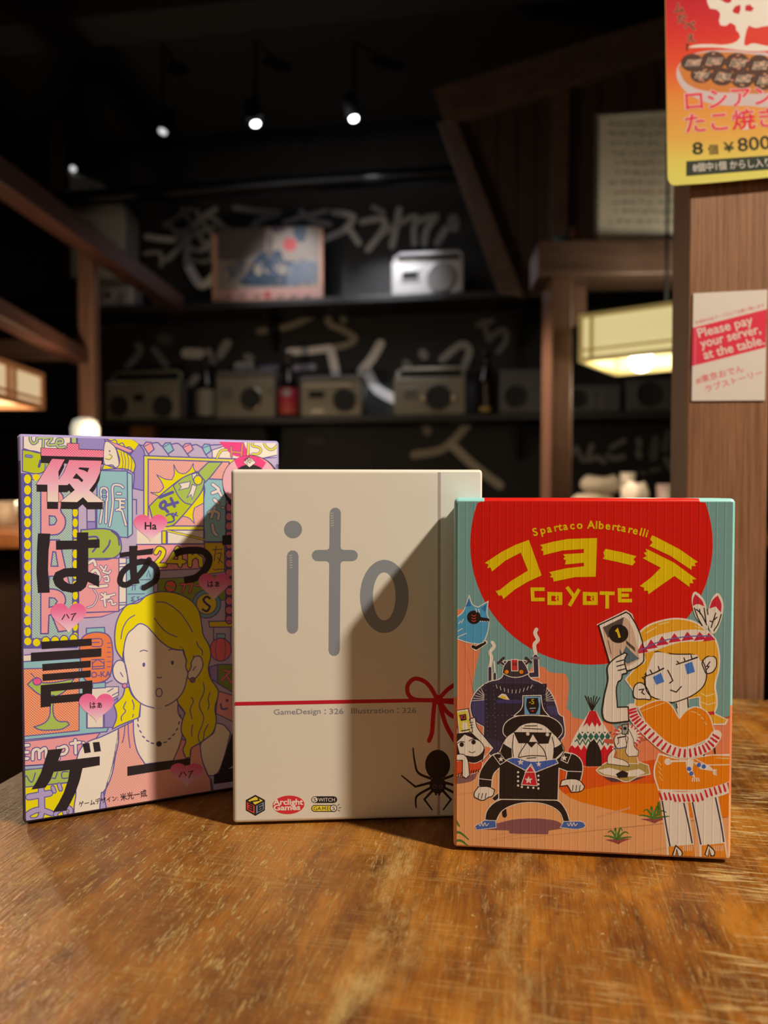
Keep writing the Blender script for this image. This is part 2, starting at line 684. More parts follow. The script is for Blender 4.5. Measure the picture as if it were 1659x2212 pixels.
XL, XR, YF, ZC = -2.45, 2.6, -2.3, 2.62
bl = WA + WD * ((XL - WA.x) / WD.x)
br = WA + WD * ((XR - WA.x) / WD.x)
corners = [(XL, YF), (XR, YF), (br.x, br.y), (bl.x, bl.y)]


def ring(pts, z):
    return [Vector((x, y, z)) for x, y in pts]


MB().slab(ring(corners, 0.0), ring(corners, -0.06)).build('floor', M['floor'], kind='structure')
MB().slab(ring(corners, ZC), ring(corners, ZC + 0.06)).build('ceiling', M['ceiling_black'], kind='structure')
wall_back = MB()
_b = [(bl.x, bl.y), (br.x, br.y)]
wall_back.slab([Vector((*_b[0], 0)), Vector((*_b[1], 0)), Vector((*_b[1], ZC)), Vector((*_b[0], ZC))],
               [Vector((*_b[0], 0)) - WN * 0.08, Vector((*_b[1], 0)) - WN * 0.08, Vector((*_b[1], ZC)) - WN * 0.08, Vector((*_b[0], ZC)) - WN * 0.08])
wall_back = wall_back.build('wall_back', M['black_paint'], kind='structure')
MB().box(XL - 0.08, YF, 0, XL, bl.y, ZC).build('wall_left', M['brown_panel'], kind='structure')
MB().box(XR, YF, 0, XR + 0.08, br.y, ZC).build('wall_right', M['brown_panel'], kind='structure')
MB().box(XL, YF - 0.08, 0, XR, YF, ZC).build('wall_front', M['brown_panel'], kind='structure')

# hand-painted white characters on the black back wall; bright and dim lighting painted into stroke tones
wsheet = Sheet(WA + WN * 0.002, WD)
ch = lambda v: (min(0.88, v * 1.5), min(0.86, v * 1.47), min(0.86, v * 1.47))


def chalk(fr, strokes, L=1):
    wsheet.frame(*fr)
    for pts, w, v in strokes:
        wsheet.stroke(pts, w, ch(v) if not isinstance(v, tuple) else v, L, len(pts) > 2)


K1 = (280, 430, 4.879)
chalk(K1, [
    ([(180, 395), (330, 420), (470, 430)], 64, 0.30), ([(380, 275), (500, 190), (640, 105)], 58, 0.13), ([(390, 640), (480, 560), (580, 450)], 60, 0.20),
    ([(560, 110), (640, 240), (740, 400), (860, 560)], 58, 0.15), ([(900, 110), (780, 190), (600, 330), (480, 350)], 62, 0.20), ([(420, 250), (520, 400), (600, 470)], 56, 0.16),
    ([(600, 330), (610, 480), (600, 680)], 70, 0.24), ([(700, 130), (800, 280), (900, 420)], 50, 0.16), ([(860, 190), (960, 260), (1040, 315)], 56, 0.16),
    ([(640, 400), (760, 340), (880, 300)], 46, 0.18), ([(640, 520), (760, 540), (880, 440), (880, 640)], 60, 0.22), ([(640, 640), (760, 660), (860, 640)], 50, 0.20),
    ([(160, 575), (320, 570), (335, 700)], 40, 0.22), ([(625, 715), (770, 910), (960, 740)], 92, 0.62),
    ([(1110, 95), (1330, 130), (1560, 145), (1420, 200), (1310, 265)], 66, 0.13),
])
K2 = (600, 430, 3.95)
chalk(K2, [
    ([(60, 200), (220, 150), (420, 100)], 44, 0.20), ([(200, 110), (290, 180), (440, 215)], 50, 0.20), ([(480, 115), (640, 150), (570, 260), (400, 340)], 56, 0.30),
    ([(590, 230), (640, 300), (690, 375)], 52, 0.30), ([(815, 70), (900, 115)], 44, 0.18), ([(720, 195), (890, 170), (900, 260), (770, 430)], 54, 0.26),
    ([(1035, 90), (1010, 240), (975, 400)], 56, 0.24), ([(880, 300), (1050, 200), (1175, 150), (1160, 260), (1165, 380)], 50, 0.20),
    ([(1190, 190), (1345, 150), (1270, 260), (1250, 380)], 54, 0.20), ([(1430, 255), (1360, 375)], 60, 0.17), ([(1495, 175), (1500, 235)], 96, 0.13),
])
K3 = (200, 650, 4.608)
chalk(K3, [
    ([(450, 440), (470, 510), (340, 670)], 66, 0.10), ([(610, 480), (680, 570), (740, 660)], 66, 0.10), ([(690, 380), (745, 385)], 110, 0.06),
    ([(930, 520), (1075, 525)], 100, 0.34), ([(1160, 505), (1210, 610)], 70, 0.22), ([(1340, 425), (1260, 540)], 90, 0.20), ([(1030, 765), (955, 835)], 70, 0.20),
    ([(1450, 655), (1495, 655)], 90, 0.36), ([(1560, 640), (1580, 660)], 76, 0.30), ([(1540, 560), (1570, 570)], 80, 0.16),
    ([(90, 260), (180, 220)], 90, 0.035), ([(250, 230), (430, 215)], 80, 0.04),
])
K4 = (560, 650, 2.962)
warm = lambda v: (v * 1.4, v * 1.28, v * 1.08)
chalk(K4, [
    ([(0, 195), (200, 160), (390, 65)], 42, warm(0.20)), ([(455, 40), (445, 140), (540, 190), (610, 240), (560, 280), (480, 300)], 42, warm(0.22)), ([(525, 45), (540, 130)], 36, warm(0.18)),
    ([(195, 325), (330, 318), (450, 302)], 46, 0.60), ([(455, 310), (475, 390), (490, 470)], 56, 0.56), ([(775, 275), (720, 370), (655, 450)], 56, 0.52),
    ([(680, 430), (750, 560), (870, 630)], 62, 0.48), ([(1045, 335), (1055, 350)], 56, 0.22), ([(940, 400), (950, 412)], 50, 0.18),
    ([(1170, 375), (1290, 280), (1345, 320), (1310, 420)], 46, 0.24), ([(1400, 155), (1490, 125)], 36, 0.11), ([(1435, 130), (1470, 250)], 36, 0.11),
    ([(1470, 240), (1560, 185), (1580, 250), (1530, 325)], 40, 0.11), ([(15, 430), (110, 424)], 34, (0.40, 0.37, 0.50)), ([(235, 430), (345, 422)], 40, (0.40, 0.37, 0.50)),
    ([(1065, 790), (1075, 835)], 58, warm(0.17)), ([(990, 985), (1180, 945), (1330, 795)], 52, warm(0.26)), ([(1230, 920), (1380, 1060), (1540, 1180)], 56, warm(0.34)),
    ([(320, 890), (400, 900)], 34, 0.05),
])
K5 = (1140, 880, 4.608)
chalk(K5, [
    ([(400, 555), (440, 470), (480, 400), (530, 500), (560, 530)], 46, 0.16), ([(640, 380), (600, 520), (690, 500), (760, 540)], 50, 0.18), ([(830, 400), (960, 330)], 50, 0.15),
    ([(800, 480), (860, 510), (950, 490)], 56, 0.15), ([(1105, 330), (1110, 380)], 56, 0.16), ([(1100, 440), (1110, 490)], 56, 0.16), ([(1270, 320), (1250, 500)], 80, 0.09),
    ([(1400, 250), (1360, 420)], 70, 0.08), ([(1130, 650), (1160, 660)], 50, 0.09), ([(1230, 630), (1310, 610)], 50, 0.09), ([(1380, 520), (1420, 600)], 70, 0.12),
])
wframe = Matrix.Translation(WA) @ Matrix.Rotation(WANG, 4, 'Z')
_o = wsheet.build('painted_characters', M['chalk'], wall_back, 'rough white brush characters')
_o.matrix_local = wframe @ Matrix.Translation((0, -0.002, 0))


# ------------------------------------------------------------------ things along the back wall (local x along it, local y into it)
def walled(name, label, cat, s, off, z, group=None):
    return thing(name, label, cat, WA + WD * s + WN * off + Vector((0, 0, z)), WANG, group)


OFFS = 0.24
zs1 = wl(925, 635, OFFS)[1]
zs2 = wl(925, 896, OFFS)[1]
SA, SB = wl(-60, 640, OFFS)[0], 3.9
for zt, lab in ((zs1, 'long black upper wall shelf under the framed picture and silver radio'), (zs2, 'long black lower wall shelf carrying a row of radios and bottles')):
    sh = walled('wall_shelf', lab, 'shelf', SA, 0.0, zt)
    MB().box(0, -0.26, -0.032, SB - SA, 0, 0).build('board', M['black_shelf'], sh, bevel=0.004)
    for x in (0.35, 1.5, 2.7, 3.9):
        b = MB()
        b.slab([Vector((x, -0.22, -0.032)), Vector((x, 0, -0.032)), Vector((x, 0, -0.20)), Vector((x, -0.02, -0.20))],
               [Vector((x + 0.02, -0.22, -0.032)), Vector((x + 0.02, 0, -0.032)), Vector((x + 0.02, 0, -0.20)), Vector((x + 0.02, -0.02, -0.20))])
        b.build('bracket', M['black_shelf'], sh)
    if zt == zs2:
        s0, s1 = wl(285, 930, 0.15)[0] - SA, wl(334, 930, 0.15)[0] - SA
        MB().box(s0, -0.17, -zt, s1, -0.10, -0.032).build('support_post', M['amber_wood'], sh)['label'] = 'orange wooden post under the shelf'


def radio(label, rect_px, zb, body, group, speakers=(), windows=(), knobs=(), handle=True, top=None, strips=(), antenna=False, off=0.215, depth=0.11):
    x0, y0, x1, y1 = rect_px
    s0, s1 = wl(x0, y1, off)[0], wl(x1, y1, off)[0]
    cxp = (x0 + x1) / 2
    h = wl(cxp, y0, off)[1] - wl(cxp, y1, off)[1]
    W = s1 - s0
    t = walled('radio_cassette_player', label, 'radio', s0, off, zb, group)
    loc = lambda px, py: (wl(px, py, off)[0] - s0, wl(px, py, off)[1] - wl(cxp, y1, off)[1])
    bh = h - (0.045 if handle else 0.0)
    MB().rbox(0, 0, 0, W, depth, bh, 0.010).build('body', body, t)
    if top:
        MB().rbox(0.004, -0.004, bh * 0.86, W - 0.004, depth * 0.7, bh + 0.004, 0.006).build('control_deck', top, t)
    for (px, py, r, m1, m2) in speakers:
        a, b = loc(px, py)
        rr = r * 3.55 / 1600
        sp = MB().lathe([(rr * 1.12, 0.0), (rr * 1.10, 0.006), (rr * 0.98, 0.007)], (a, 0.0, b), 32, 'Y').build('speaker', m2, t)
        MB().lathe([(rr, 0.0005), (rr * 0.99, 0.0102), (rr * 0.94, 0.0100), (rr * 0.86, 0.0088), (rr * 0.3, 0.0082), (rr * 0.1, 0.0082)], (a, 0.0, b), 32, 'Y').build('speaker_cone', m1, sp)
    for (px0, py0, px1, py1, m1) in windows:
        a, b = loc(px0, py1)
        c, d = loc(px1, py0)
        f = MB().rbox(a - 0.010, -0.006, b - 0.010, c + 0.010, 0.004, d + 0.010, 0.004).build('cassette_door', body, t)
        MB().rbox(a, -0.009, b, c, 0.003, d, 0.002).build('window', m1, f)
    for (px0, py0, px1, py1, m1) in strips:
        a, b = loc(px0, py1)
        c, d = loc(px1, py0)
        MB().rbox(a, -0.005, b, c, 0.003, d, 0.002).build('trim_strip', m1, t)
    for (px, py, r, m1) in knobs:
        a, b = loc(px, py)
        rr = r * 3.55 / 1600
        MB().lathe([(rr, 0.0), (rr, 0.010), (rr * 0.7, 0.014)], (a, 0.0, b), 20, 'Y').build('knob', m1, t)
    if handle:
        hz = h
        MB().tube([(0.012, depth * 0.5, bh * 0.8), (0.012, depth * 0.5, hz - 0.012), (0.03, depth * 0.5, hz), (W - 0.03, depth * 0.5, hz), (W - 0.012, depth * 0.5, hz - 0.012), (W - 0.012, depth * 0.5, bh * 0.8)], 0.009).build('handle', top or body, t)
    if antenna:
        MB().tube([(0.02, depth * 0.8, bh), (W * 0.95, depth * 0.8, bh + 0.02)], 0.003).build('antenna', M['ring_metal'], t)
    return t


RG1, RG2 = 'radios on the upper wall shelf', 'radios on the lower wall shelf'
radio('bright silver radio cassette player with round grey speaker on upper shelf', (845, 534, 1002, 634), zs1, M['silver'], RG1,
      [(953, 595, 29, M['mesh_grey'], M['silver'])], [(869, 582, 903, 601, M['window_dark'])], handle=True, strips=[(850, 556, 998, 562, M['ring_metal'])], antenna=True)
radio('grey box radio half hidden by the dark beam on upper shelf', (214, 612, 286, 662), zs1, M['silver'], RG1, [(262, 640, 12, M['mesh_grey'], M['silver'])],
      [(224, 630, 244, 640, M['window_dark'])], handle=False)
radio('dim radio with two dark speakers at left end of lower shelf', (228, 795, 386, 902), zs2, M['champagne'], RG2,
      [(259, 873, 23, M['mesh_black'], M['champagne']), (354, 873, 24, M['mesh_black'], M['champagne'])], [(291, 846, 313, 862, M['window_dark'])], strips=[(232, 818, 272, 826, M['silver'])])
radio('beige radio with one ringed speaker between two bottles', (466, 800, 594, 902), zs2, M['champagne'], RG2, [(543, 860, 23, M['mesh_black'], M['ring_metal'])],
      [(478, 838, 505, 860, M['grey_plastic'])], top=M['dim_grey'], handle=False, knobs=[(585, 838, 5, M['ring_metal'])])
radio('beige radio with dark display and black speaker, right of red bottle', (648, 812, 782, 900), zs2, M['champagne'], RG2, [(744, 863, 24, M['mesh_black'], M['champagne'])],
      [(668, 845, 700, 860, M['window_dark'])], top=M['grey_plastic'], handle=False, strips=[(652, 828, 760, 834, M['ring_metal']), (672, 884, 700, 891, M['ring_metal'])])
radio('radio with carry handle and black speaker between two shiny knobs', (850, 792, 1006, 897), zs2, M['champagne'], RG2, [(946, 858, 25, M['mesh_black'], M['grey_plastic'])],
      [(874, 842, 899, 856, M['dim_grey'])], knobs=[(914, 861, 6, M['ring_metal']), (980, 860, 6, M['ring_metal'])], strips=[(863, 815, 888, 824, M['silver'])])
radio('dim grey radio beside the black bottle, left of booth post', (1078, 798, 1182, 896), zs2, M['dim_grey'], RG2, [(1112, 858, 22, M['mesh_black'], M['grey_plastic'])],
      strips=[(1130, 830, 1170, 836, M['grey_plastic'])], handle=False)
radio('grey radio with pale speaker ring seen through the booth frame', (1236, 830, 1342, 892), zs2, M['dim_grey'], RG2, [(1246, 862, 17, M['mesh_black'], M['ring_metal'])],
      strips=[(1276, 845, 1284, 885, M['grey_plastic']), (1300, 845, 1308, 885, M['grey_plastic'])], handle=False)
radio('dark radio with big round speaker under the yellow lantern', (1352, 818, 1462, 890), zs2, M['dim_grey'], RG2, [(1400, 852, 24, M['mesh_black'], M['grey_plastic'])], handle=False)


def bottle(label, px, ytop, ybase, rpx, zb, lab_m, y0, y1, emblem=None):
    off = 0.19
    k = 3.6 / 1600
    s, _ = wl(px, ybase, off)
    h = wl(px, ytop, off)[1] - wl(px, ybase, off)[1]
    r = rpx * k
    t = walled('sake_bottle', label, 'bottle', s, off, zb, 'bottles on the lower wall shelf')
    MB().lathe([(r * 0.9, 0), (r, 0.01), (r, h * 0.50), (r * 0.9, h * 0.58), (r * 0.42, h * 0.72), (r * 0.34, h * 0.92), (r * 0.38, h * 0.925), (r * 0.38, h)], n=28).build('glass_body', M['bottle_dark'], t)
    zz = lambda y: wl(px, y, off)[1] - wl(px, ybase, off)[1]
    MB().lathe([(r * 1.012, zz(y1)), (r * 1.012, zz(y0))], n=28).build('paper_label', lab_m, t)
    MB().lathe([(r * 0.40, h * 0.955), (r * 0.40, h * 1.0), (r * 0.30, h * 1.012)], n=20).build('cap', M['bottle_dark'], t)
    if emblem:
        e = MB()
        for i in range(7):
            a0, a1 = -0.5 + i / 7, -0.5 + (i + 1) / 7
            w = lambda a: r * 1.02 * math.sin(a)
            d = lambda a: -r * 1.02 * math.cos(a)
            e.add([(w(a0), d(a0), zz(emblem[1])), (w(a1), d(a1), zz(emblem[1])), (w(a1), d(a1), zz(emblem[0])), (w(a0), d(a0), zz(emblem[0]))], [(0, 1, 2, 3)])
        e.build('label_emblem', emblem[2], t)
    return t


bottle('dark bottle with pale grey label at left on lower shelf', 446, 762, 899, 20, zs2, M['label_grey'], 836, 892)
bottle('dark bottle with bright red label on lower shelf', 624, 756, 897, 21, zs2, M['label_red'], 834, 890, (838, 852, M['silver']))
bottle('black bottle with small gold label on lower shelf', 1049, 760, 897, 21, zs2, M['bottle_dark'], 830, 880, (882, 891, M['label_gold']))

# framed picture on the upper shelf: orange rim, blue-black shapes, a red dot
s0, s1 = wl(458, 640, 0.20)[0], wl(698, 640, 0.20)[0]
hpic = wl(578, 486, 0.20)[1] - wl(578, 641, 0.20)[1]
pic = walled('picture_board', 'worn printed picture board with orange rim and red dot on upper shelf', 'picture', s0, 0.20, zs1)
MB().rbox(0, 0, 0, s1 - s0, 0.022, hpic, 0.003).build('board', mat('faded_rim_paper', (0.42, 0.22, 0.15), 0.6), pic)
ps = Sheet(WA + WN * 0.20, WD, base=0.0006)
_tris = ps.tris
ps.tris = lambda pts, ts, col, L: _tris(pts, ts, tuple(v * 0.62 for v in col), L)
ps.frame(280, 430, 4.879)
OX = ps.uv((0, 0))
ps.frame(200, 420, 2.765)
ps.poly([(745, 205), (1355, 190), (1355, 560), (745, 575)], (0.30, 0.24, 0.20), 1)
ps.poly([(745, 205), (1030, 195), (1030, 330), (880, 400), (745, 390)], (0.115, 0.085, 0.075), 2)
ps.poly([(1070, 198), (1150, 194), (1140, 222), (1090, 232)], (0.10, 0.06, 0.09), 3, True)
ps.poly([(1205, 195), (1270, 190), (1270, 270), (1235, 285), (1205, 250)], (0.03, 0.06, 0.11), 3, True)
ps.poly(ell(1178, 300, 42, 40), (0.50, 0.05, 0.05), 4)
ps.poly([(900, 500), (950, 430), (1000, 350), (1080, 340), (1120, 330), (1150, 400), (1200, 400), (1230, 540), (1050, 550), (880, 540)], (0.025, 0.05, 0.09), 3)
ps.poly([(1040, 250), (1080, 245), (1070, 380), (1045, 380)], (0.16, 0.12, 0.10), 4)
for a, b in ((990, 450), (1130, 445)):
    ps.poly(ell(a, b, 26, 36), (0.36, 0.30, 0.22), 5)
ps.poly([(1150, 430), (1240, 400), (1340, 395), (1340, 520), (1160, 545)], (0.15, 0.18, 0.24), 4)
ps.poly([(780, 430), (860, 410), (920, 400), (900, 480), (840, 500), (800, 540)], (0.16, 0.15, 0.15), 4)
ps.stroke([(800, 440), (800, 530)], 26, (0.38, 0.30, 0.26), 5)
rn_ = random.Random(9)
for _ in range(46):
    x, y = 780 + rn_.random() * 560, 380 + rn_.random() * 170
    v = rn_.random()
    c_ = (0.05 + 0.06 * v, 0.08 + 0.07 * v, 0.14 + 0.1 * v) if rn_.random() < 0.55 else (0.36 * v + 0.1, 0.28 * v + 0.09, 0.24 * v + 0.08)
    ps.stroke([(x, y), (x + 14, y + 22 - 40 * rn_.random())], 13, c_, 5.5)
ps.poly([(735, 575), (1375, 550), (1375, 612), (735, 625)], (0.56, 0.30, 0.26), 6)
for a in (800, 880, 970, 1110, 1190, 1270):
    ps.stroke([(a, 612), (a + 26, 606)], 18, (0.20, 0.13, 0.13), 7)
ps.poly(ell(1045, 600, 22, 22), (0.45, 0.06, 0.06), 7)
_o = ps.build('picture_print', M['plain_print'], pic)
_o.location = (-s0, 0, -zs1)

# small heap of odds and ends beside the picture at the left end of the shelf
t = walled('tape_roll', 'small pale roll lying on upper shelf left of the picture', 'roll', wl(348, 655, 0.2)[0], 0.18, zs1)
MB().lathe([(0.020, 0.0), (0.045, 0.0), (0.047, 0.004), (0.047, 0.022), (0.045, 0.026), (0.020, 0.026)], n=24).build('roll', M['unit_grey'], t)
MB().lathe([(0.0195, -0.0), (0.0195, 0.027), (0.016, 0.027)], n=20).build('core', M['dim_grey'], t)

# ------------------------------------------------------------------ ceiling: duct rail, beams and spotlights
t = walled('ceiling_pipe', 'long dark metal pipe under the ceiling along the back wall', 'pipe', 0, 0.42, 0)
zc = wl(820, 386, 0.42)[1]
MB().tube([(-0.7, 0, zc), (4.0, 0, zc)], 0.035, 16).build('pipe', M['duct'], t)
for x in (-0.62, 2.4, 3.4):
    MB().box(x, -0.008, zc, x + 0.03, 0.008, ZC).build('hanger', M['duct'], t)
for k, (off, wbeam) in enumerate(((1.15, 0.16), (2.1, 0.16), (3.0, 0.16))):
    b = MB().box(-0.85 if k else -0.8, -wbeam / 2, ZC - 0.14, 4.0, wbeam / 2, ZC).build('trim_%d' % (k + 1), M['ceiling_black'], kind='structure')
    b.matrix_world = Matrix.Translation(WA + WN * off) @ Matrix.Rotation(WANG, 4, 'Z')
SPOT_Y = 2.95
for px, py, m1, en, tgt, lab in ((552, 266, 'spot_on', 26.0, (640, 662), 'lit ceiling spotlight aimed at the framed picture'),
                                 (764, 255, 'spot_on', 44.0, (855, 662), 'lit ceiling spotlight above the silver radio, rightmost'),
                                 (352, 283, 'spot_dim', 0, (200, 700), 'dim ceiling spotlight turned away, leftmost of the row')):
    c = at_depth(px, py, SPOT_Y)
    t = thing('spotlight', lab, 'spotlight', c, 0, 'ceiling spotlights')
    q = wl(*tgt, 0.1)
    d = (WA + WD * q[0] + WN * 0.1 + Vector((0, 0, q[1])) - c).normalized()
    toward = (CAM - c).normalized()
    ax = (d + toward * (1.15 if m1 == 'spot_on' else 1.3)).normalized()
    rot = ax.to_track_quat('Z', 'Y').to_matrix().to_4x4()
    lens = MB().lathe([(0.016, -0.004), (0.016, 0.004), (0.010, 0.007)], n=20).build('lens', M[m1], t)
    lens.matrix_local = rot
    hs = MB().lathe([(0.022, -0.10), (0.030, -0.09), (0.030, 0.0), (0.027, 0.006), (0.019, 0.006), (0.019, -0.003)], n=24).build('housing', M['lamp_black'], t)
    hs.matrix_local = rot
    MB().tube([(0, 0, 0.02), (0, 0, ZC - c.z)], 0.007).build('stem', M['lamp_black'], t)
    if en:
        lamp('spotlight_beam', 'SPOT', c + d * 0.06, en, (0.97, 0.97, 1.0), 0.02, c + d, spot_size=R(50), spot_blend=1.0)

# ------------------------------------------------------------------ left booth: dark frame, lantern, counter
E0 = Vector((0, 0, 0))
bp = thing('booth_partition', 'dark wooden booth frame of beams and post at far left', 'partition')


def rail(name, a, b, drop, thick, parent, m, side=-1):
    """a rail from point a to point b, hanging drop below them, thickened to the left (-1) or right (+1)"""
    d = (b - a)
    n = Vector((-d.y, d.x, 0)).normalized() * thick * (-side)
    f = [a, b, b - Vector((0, 0, drop)), a - Vector((0, 0, drop))]
    return MB().slab(f, [p + n for p in f]).build(name, m, parent, bevel=0.004)


a, b = at_depth(-60, 286, 1.81), at_depth(398, 640, 3.38)
rail('top_beam', a, b, 0.072, 0.07, bp, M['dark_wood_y'], -1)
a, b = at_depth(-60, 606, 1.727), at_depth(196, 757, 2.62)
rail('lower_beam', a, b, 0.05, 0.06, bp, M['dark_wood_y'], -1)
p0, p1 = at_depth(174, 800, 2.62), at_depth(207, 800, 2.62)
MB().box(p0.x, 2.60, 0, p1.x, 2.66, 1.80).build('post', M['booth_wood'], bp, bevel=0.004)
z0, z1 = at_depth(100, 778, 2.62).z, at_depth(100, 734, 2.62).z
MB().box(XL + 0.02, 2.605, z0, p0.x, 2.655, z1).build('cross_beam', M['booth_beam'], bp, bevel=0.004)

ac = thing('air_conditioner', 'dim grey boxy unit high at left behind the dark beams', 'air conditioner')
f = [at_depth(px, py, 3.55) for px, py in ((146, 366), (214, 392), (256, 420), (270, 450), (268, 600), (150, 600))]
MB().slab(f, [p + Vector((0.0, 0.22, 0)) for p in f]).build('casing', M['unit_grey'], ac, bevel=0.012)
f = [at_depth(px, py, 3.54) for px, py in ((150, 520), (262, 540), (262, 552), (150, 532))]
MB().slab(f, [p + Vector((0, 0.02, 0)) for p in f]).build('air_slot', M['window_dark'], ac)
q = at_depth(155, 362, 3.53)
MB().lathe([(0.012, 0), (0.012, 0.012), (0.007, 0.016)], (q.x, q.y + 0.02, q.z), 16, 'Y').build('glint_disc', M['spot_dim'], ac)  # small glowing disc added to stand for a glint by the casing
f = [at_depth(px, py, 3.56) for px, py in ((106, 300), (138, 300), (140, 480), (110, 480))]
f[0].z = f[1].z = ZC
MB().slab(f, [p + Vector((0, 0.04, 0)) for p in f]).build('hanging_rail', M['dark_wood'], ac)


def lantern(name, label, origin, rz, L, D, H, paper, low, barm, nbars, bulb_at, power, color, cord_z):
    t = thing(name, label, 'lamp', origin, rz, 'box lanterns hung over the booths')
    b = 0.011
    for (x0, y0, x1, y1, nm) in ((0, 0, L, 0.002, 'front_panel'), (0, D - 0.002, L, D, 'rear_panel'), (0, 0.002, 0.002, D - 0.002, 'end_panel'), (L - 0.002, 0.002, L, D - 0.002, 'end_panel')):
        MB().box(x0, y0, 0.004, x1, y1, H - 0.004).build(nm, paper, t)
    MB().box(0.004, 0.004, H * 0.86, L - 0.004, D - 0.004, H * 0.88).build('inner_reflector', low, t)
    for zz in (0.0, H - b):
        MB().box(-b / 2, -b / 2, zz, L + b / 2, b / 2, zz + b).build('rail', barm, t)
        MB().box(-b / 2, D - b / 2, zz, L + b / 2, D + b / 2, zz + b).build('rail', barm, t)
        MB().box(-b / 2, b / 2, zz, b / 2, D - b / 2, zz + b).build('rail', barm, t)
        MB().box(L - b / 2, b / 2, zz, L + b / 2, D - b / 2, zz + b).build('rail', barm, t)
    MB().box(-b / 2, -b / 2 - 0.001, H * 0.22, L + b / 2, b / 2, H * 0.22 + b * 0.5).build('rail', barm, t)
    for k in nbars:
        MB().box(k * L, -b / 2 - 0.0012, b, k * L + b * 0.8, b / 2, H - b).build('upright', barm, t)
    for x in (-b / 2, L - b / 2):
        for y in (-b / 2, D - b / 2):
            MB().box(x, y, b, x + b, y + b, H - b).build('upright', barm, t)
    MB().tube([(L / 2, D / 2, H * 0.88), (L / 2, D / 2, cord_z - origin[2])], 0.004).build('cord', M['ceiling_black'], t)
    bx, by, bz = bulb_at
    bo = MB().lathe([(0.004, -0.030), (0.018, -0.026), (0.028, -0.012), (0.030, 0.0), (0.026, 0.014), (0.014, 0.03), (0.012, 0.05)], (bx, by, bz), 20).build('bulb', M['bulb'], t)
    MB().tube([(bx, by, bz + 0.045), (bx, by, H * 0.87)], 0.014).build('socket', M['ceiling_black'], t)
    o = Matrix.Translation(origin) @ Matrix.Rotation(rz, 4, 'Z')
    lamp(name + '_light', 'POINT', o @ Vector((bx, by, bz - 0.055)), power, color, 0.03)
    return t


# left lantern: its long side runs away from us (local x points to the camera end)
zb = at_depth(103, 885, 1.68).z
far = at_depth(103, 885, 1.68)
H = at_depth(103, 806, 1.68).z - zb
lantern('box_lantern', 'warm paper box lantern with wooden bars hanging at left edge', (far.x, far.y - 0.52, zb), R(90) + R(1.5), 0.52, 0.26, H,
        M['paper_warm'], M['paper_warm_low'], M['bar_warm'], (0.14, 0.40, 0.68, 0.73), (0.22, 0.16, 0.03), 7.0, (1.0, 0.70, 0.42), ZC)
fl = at_depth(1255, 783, 1.9)
Hr = at_depth(1255, 680, 1.9).z - fl.z
_rz = R(-36)
q = at_depth(1385, 783, 1.93)
qq = Matrix.Rotation(-_rz, 3, 'Z') @ (q - fl)
lantern('box_lantern', 'pale yellow paper box lantern with bare bulb, right of booth post', fl, _rz, 0.345, 0.27, Hr,
        M['paper_yellow'], M['paper_yellow_low'], M['bar_yellow'], (0.07, 0.80, 0.86), (qq.x, max(qq.y, 0.06), 0.012), 2.2, (1.0, 0.86, 0.58), ZC)

ct = thing('side_counter', 'amber lit wooden counter in the left booth behind the purple box', 'counter')
MB().rbox(-1.75, 1.62, 0.736, -0.74, 2.55, 0.776, 0.006).build('countertop', M['amber_wood'], ct)
MB().box(-1.72, 1.70, 0.0, -0.80, 2.50, 0.736).build('base', M['brown_panel'], ct)
q = at_depth(15, 1095, 1.95)
t = thing('glass_stand_in', 'white stand-in for a small glass and its highlight on the left counter under the lantern', 'cup', (q.x, q.y, 0.776))
MB().lathe([(0.020, 0), (0.026, 0.004), (0.029, 0.06), (0.027, 0.06), (0.024, 0.008), (0.004, 0.006)], n=24).build('body', M['white_ceramic'], t)  # white body stands in for a glass and its bright reflection
MB().lathe([(0.019, -0.0), (0.019, 0.004)], n=20).build('foot', M['white_ceramic'], t)
q = at_depth(184, 922, 2.3)
t = thing('globe_lamp', 'round white glowing lamp top behind the purple box', 'lamp', (q.x, q.y, 0.776))
hz = at_depth(184, 904, 2.3).z - 0.776
MB().lathe([(0.012, hz - 0.11), (0.032, hz - 0.095), (0.040, hz - 0.06), (0.041, hz - 0.03), (0.034, hz - 0.008), (0.018, hz)], n=28).build('shade', M['globe'], t)
MB().lathe([(0.05, 0), (0.05, 0.01), (0.012, 0.02), (0.009, 0.03), (0.009, hz - 0.105)], n=20).build('stand', M['dark_wood'], t)
lamp('globe_lamp_light', 'POINT', (q.x + 0.06, q.y - 0.05, 0.776 + hz - 0.05), 11.0, (1.0, 0.74, 0.46), 0.04)

# ------------------------------------------------------------------ right booth: frame, gable, menu, table
P0 = at_depth(1190, 800, 2.0)
P0.z = 0
bf = thing('booth_archway', 'dark wooden booth post and beam behind the orange and red box', 'partition', P0, R(-3))
zb1, zb2 = at_depth(1205, 596, 2.0).z, at_depth(1205, 520, 2.0).z
MB().box(0, 0, 0, 0.057, 0.155, zb1).build('post', M['booth_wood'], bf, bevel=0.004)
MB().box(-0.035, -0.005, zb1, 1.25, 0.16, zb2).build('beam', M['booth_beam'], bf, bevel=0.004)
MB().box(0.057, 0.10, zb1 - 0.11, 0.115, 0.13, zb1).build('corner_panel', M['booth_wood'], bf, bevel=0.003)

g0 = at_depth(936, 190, 2.62)
GD = Vector((math.cos(R(-32)), math.sin(R(-32)), 0))
GN = Vector((GD.y, -GD.x, 0)) * 1.0
ga = thing('booth_gable', 'dark sloping wooden gable of the right booth below the ceiling', 'gable')


def gslab(name, pts, off, th, m):
    f = [on_plane(px, py, g0 + GN * off, GN) for px, py in pts]
    return MB().slab(f, [p - GN * th for p in f]).build(name, m, ga, bevel=0.003)


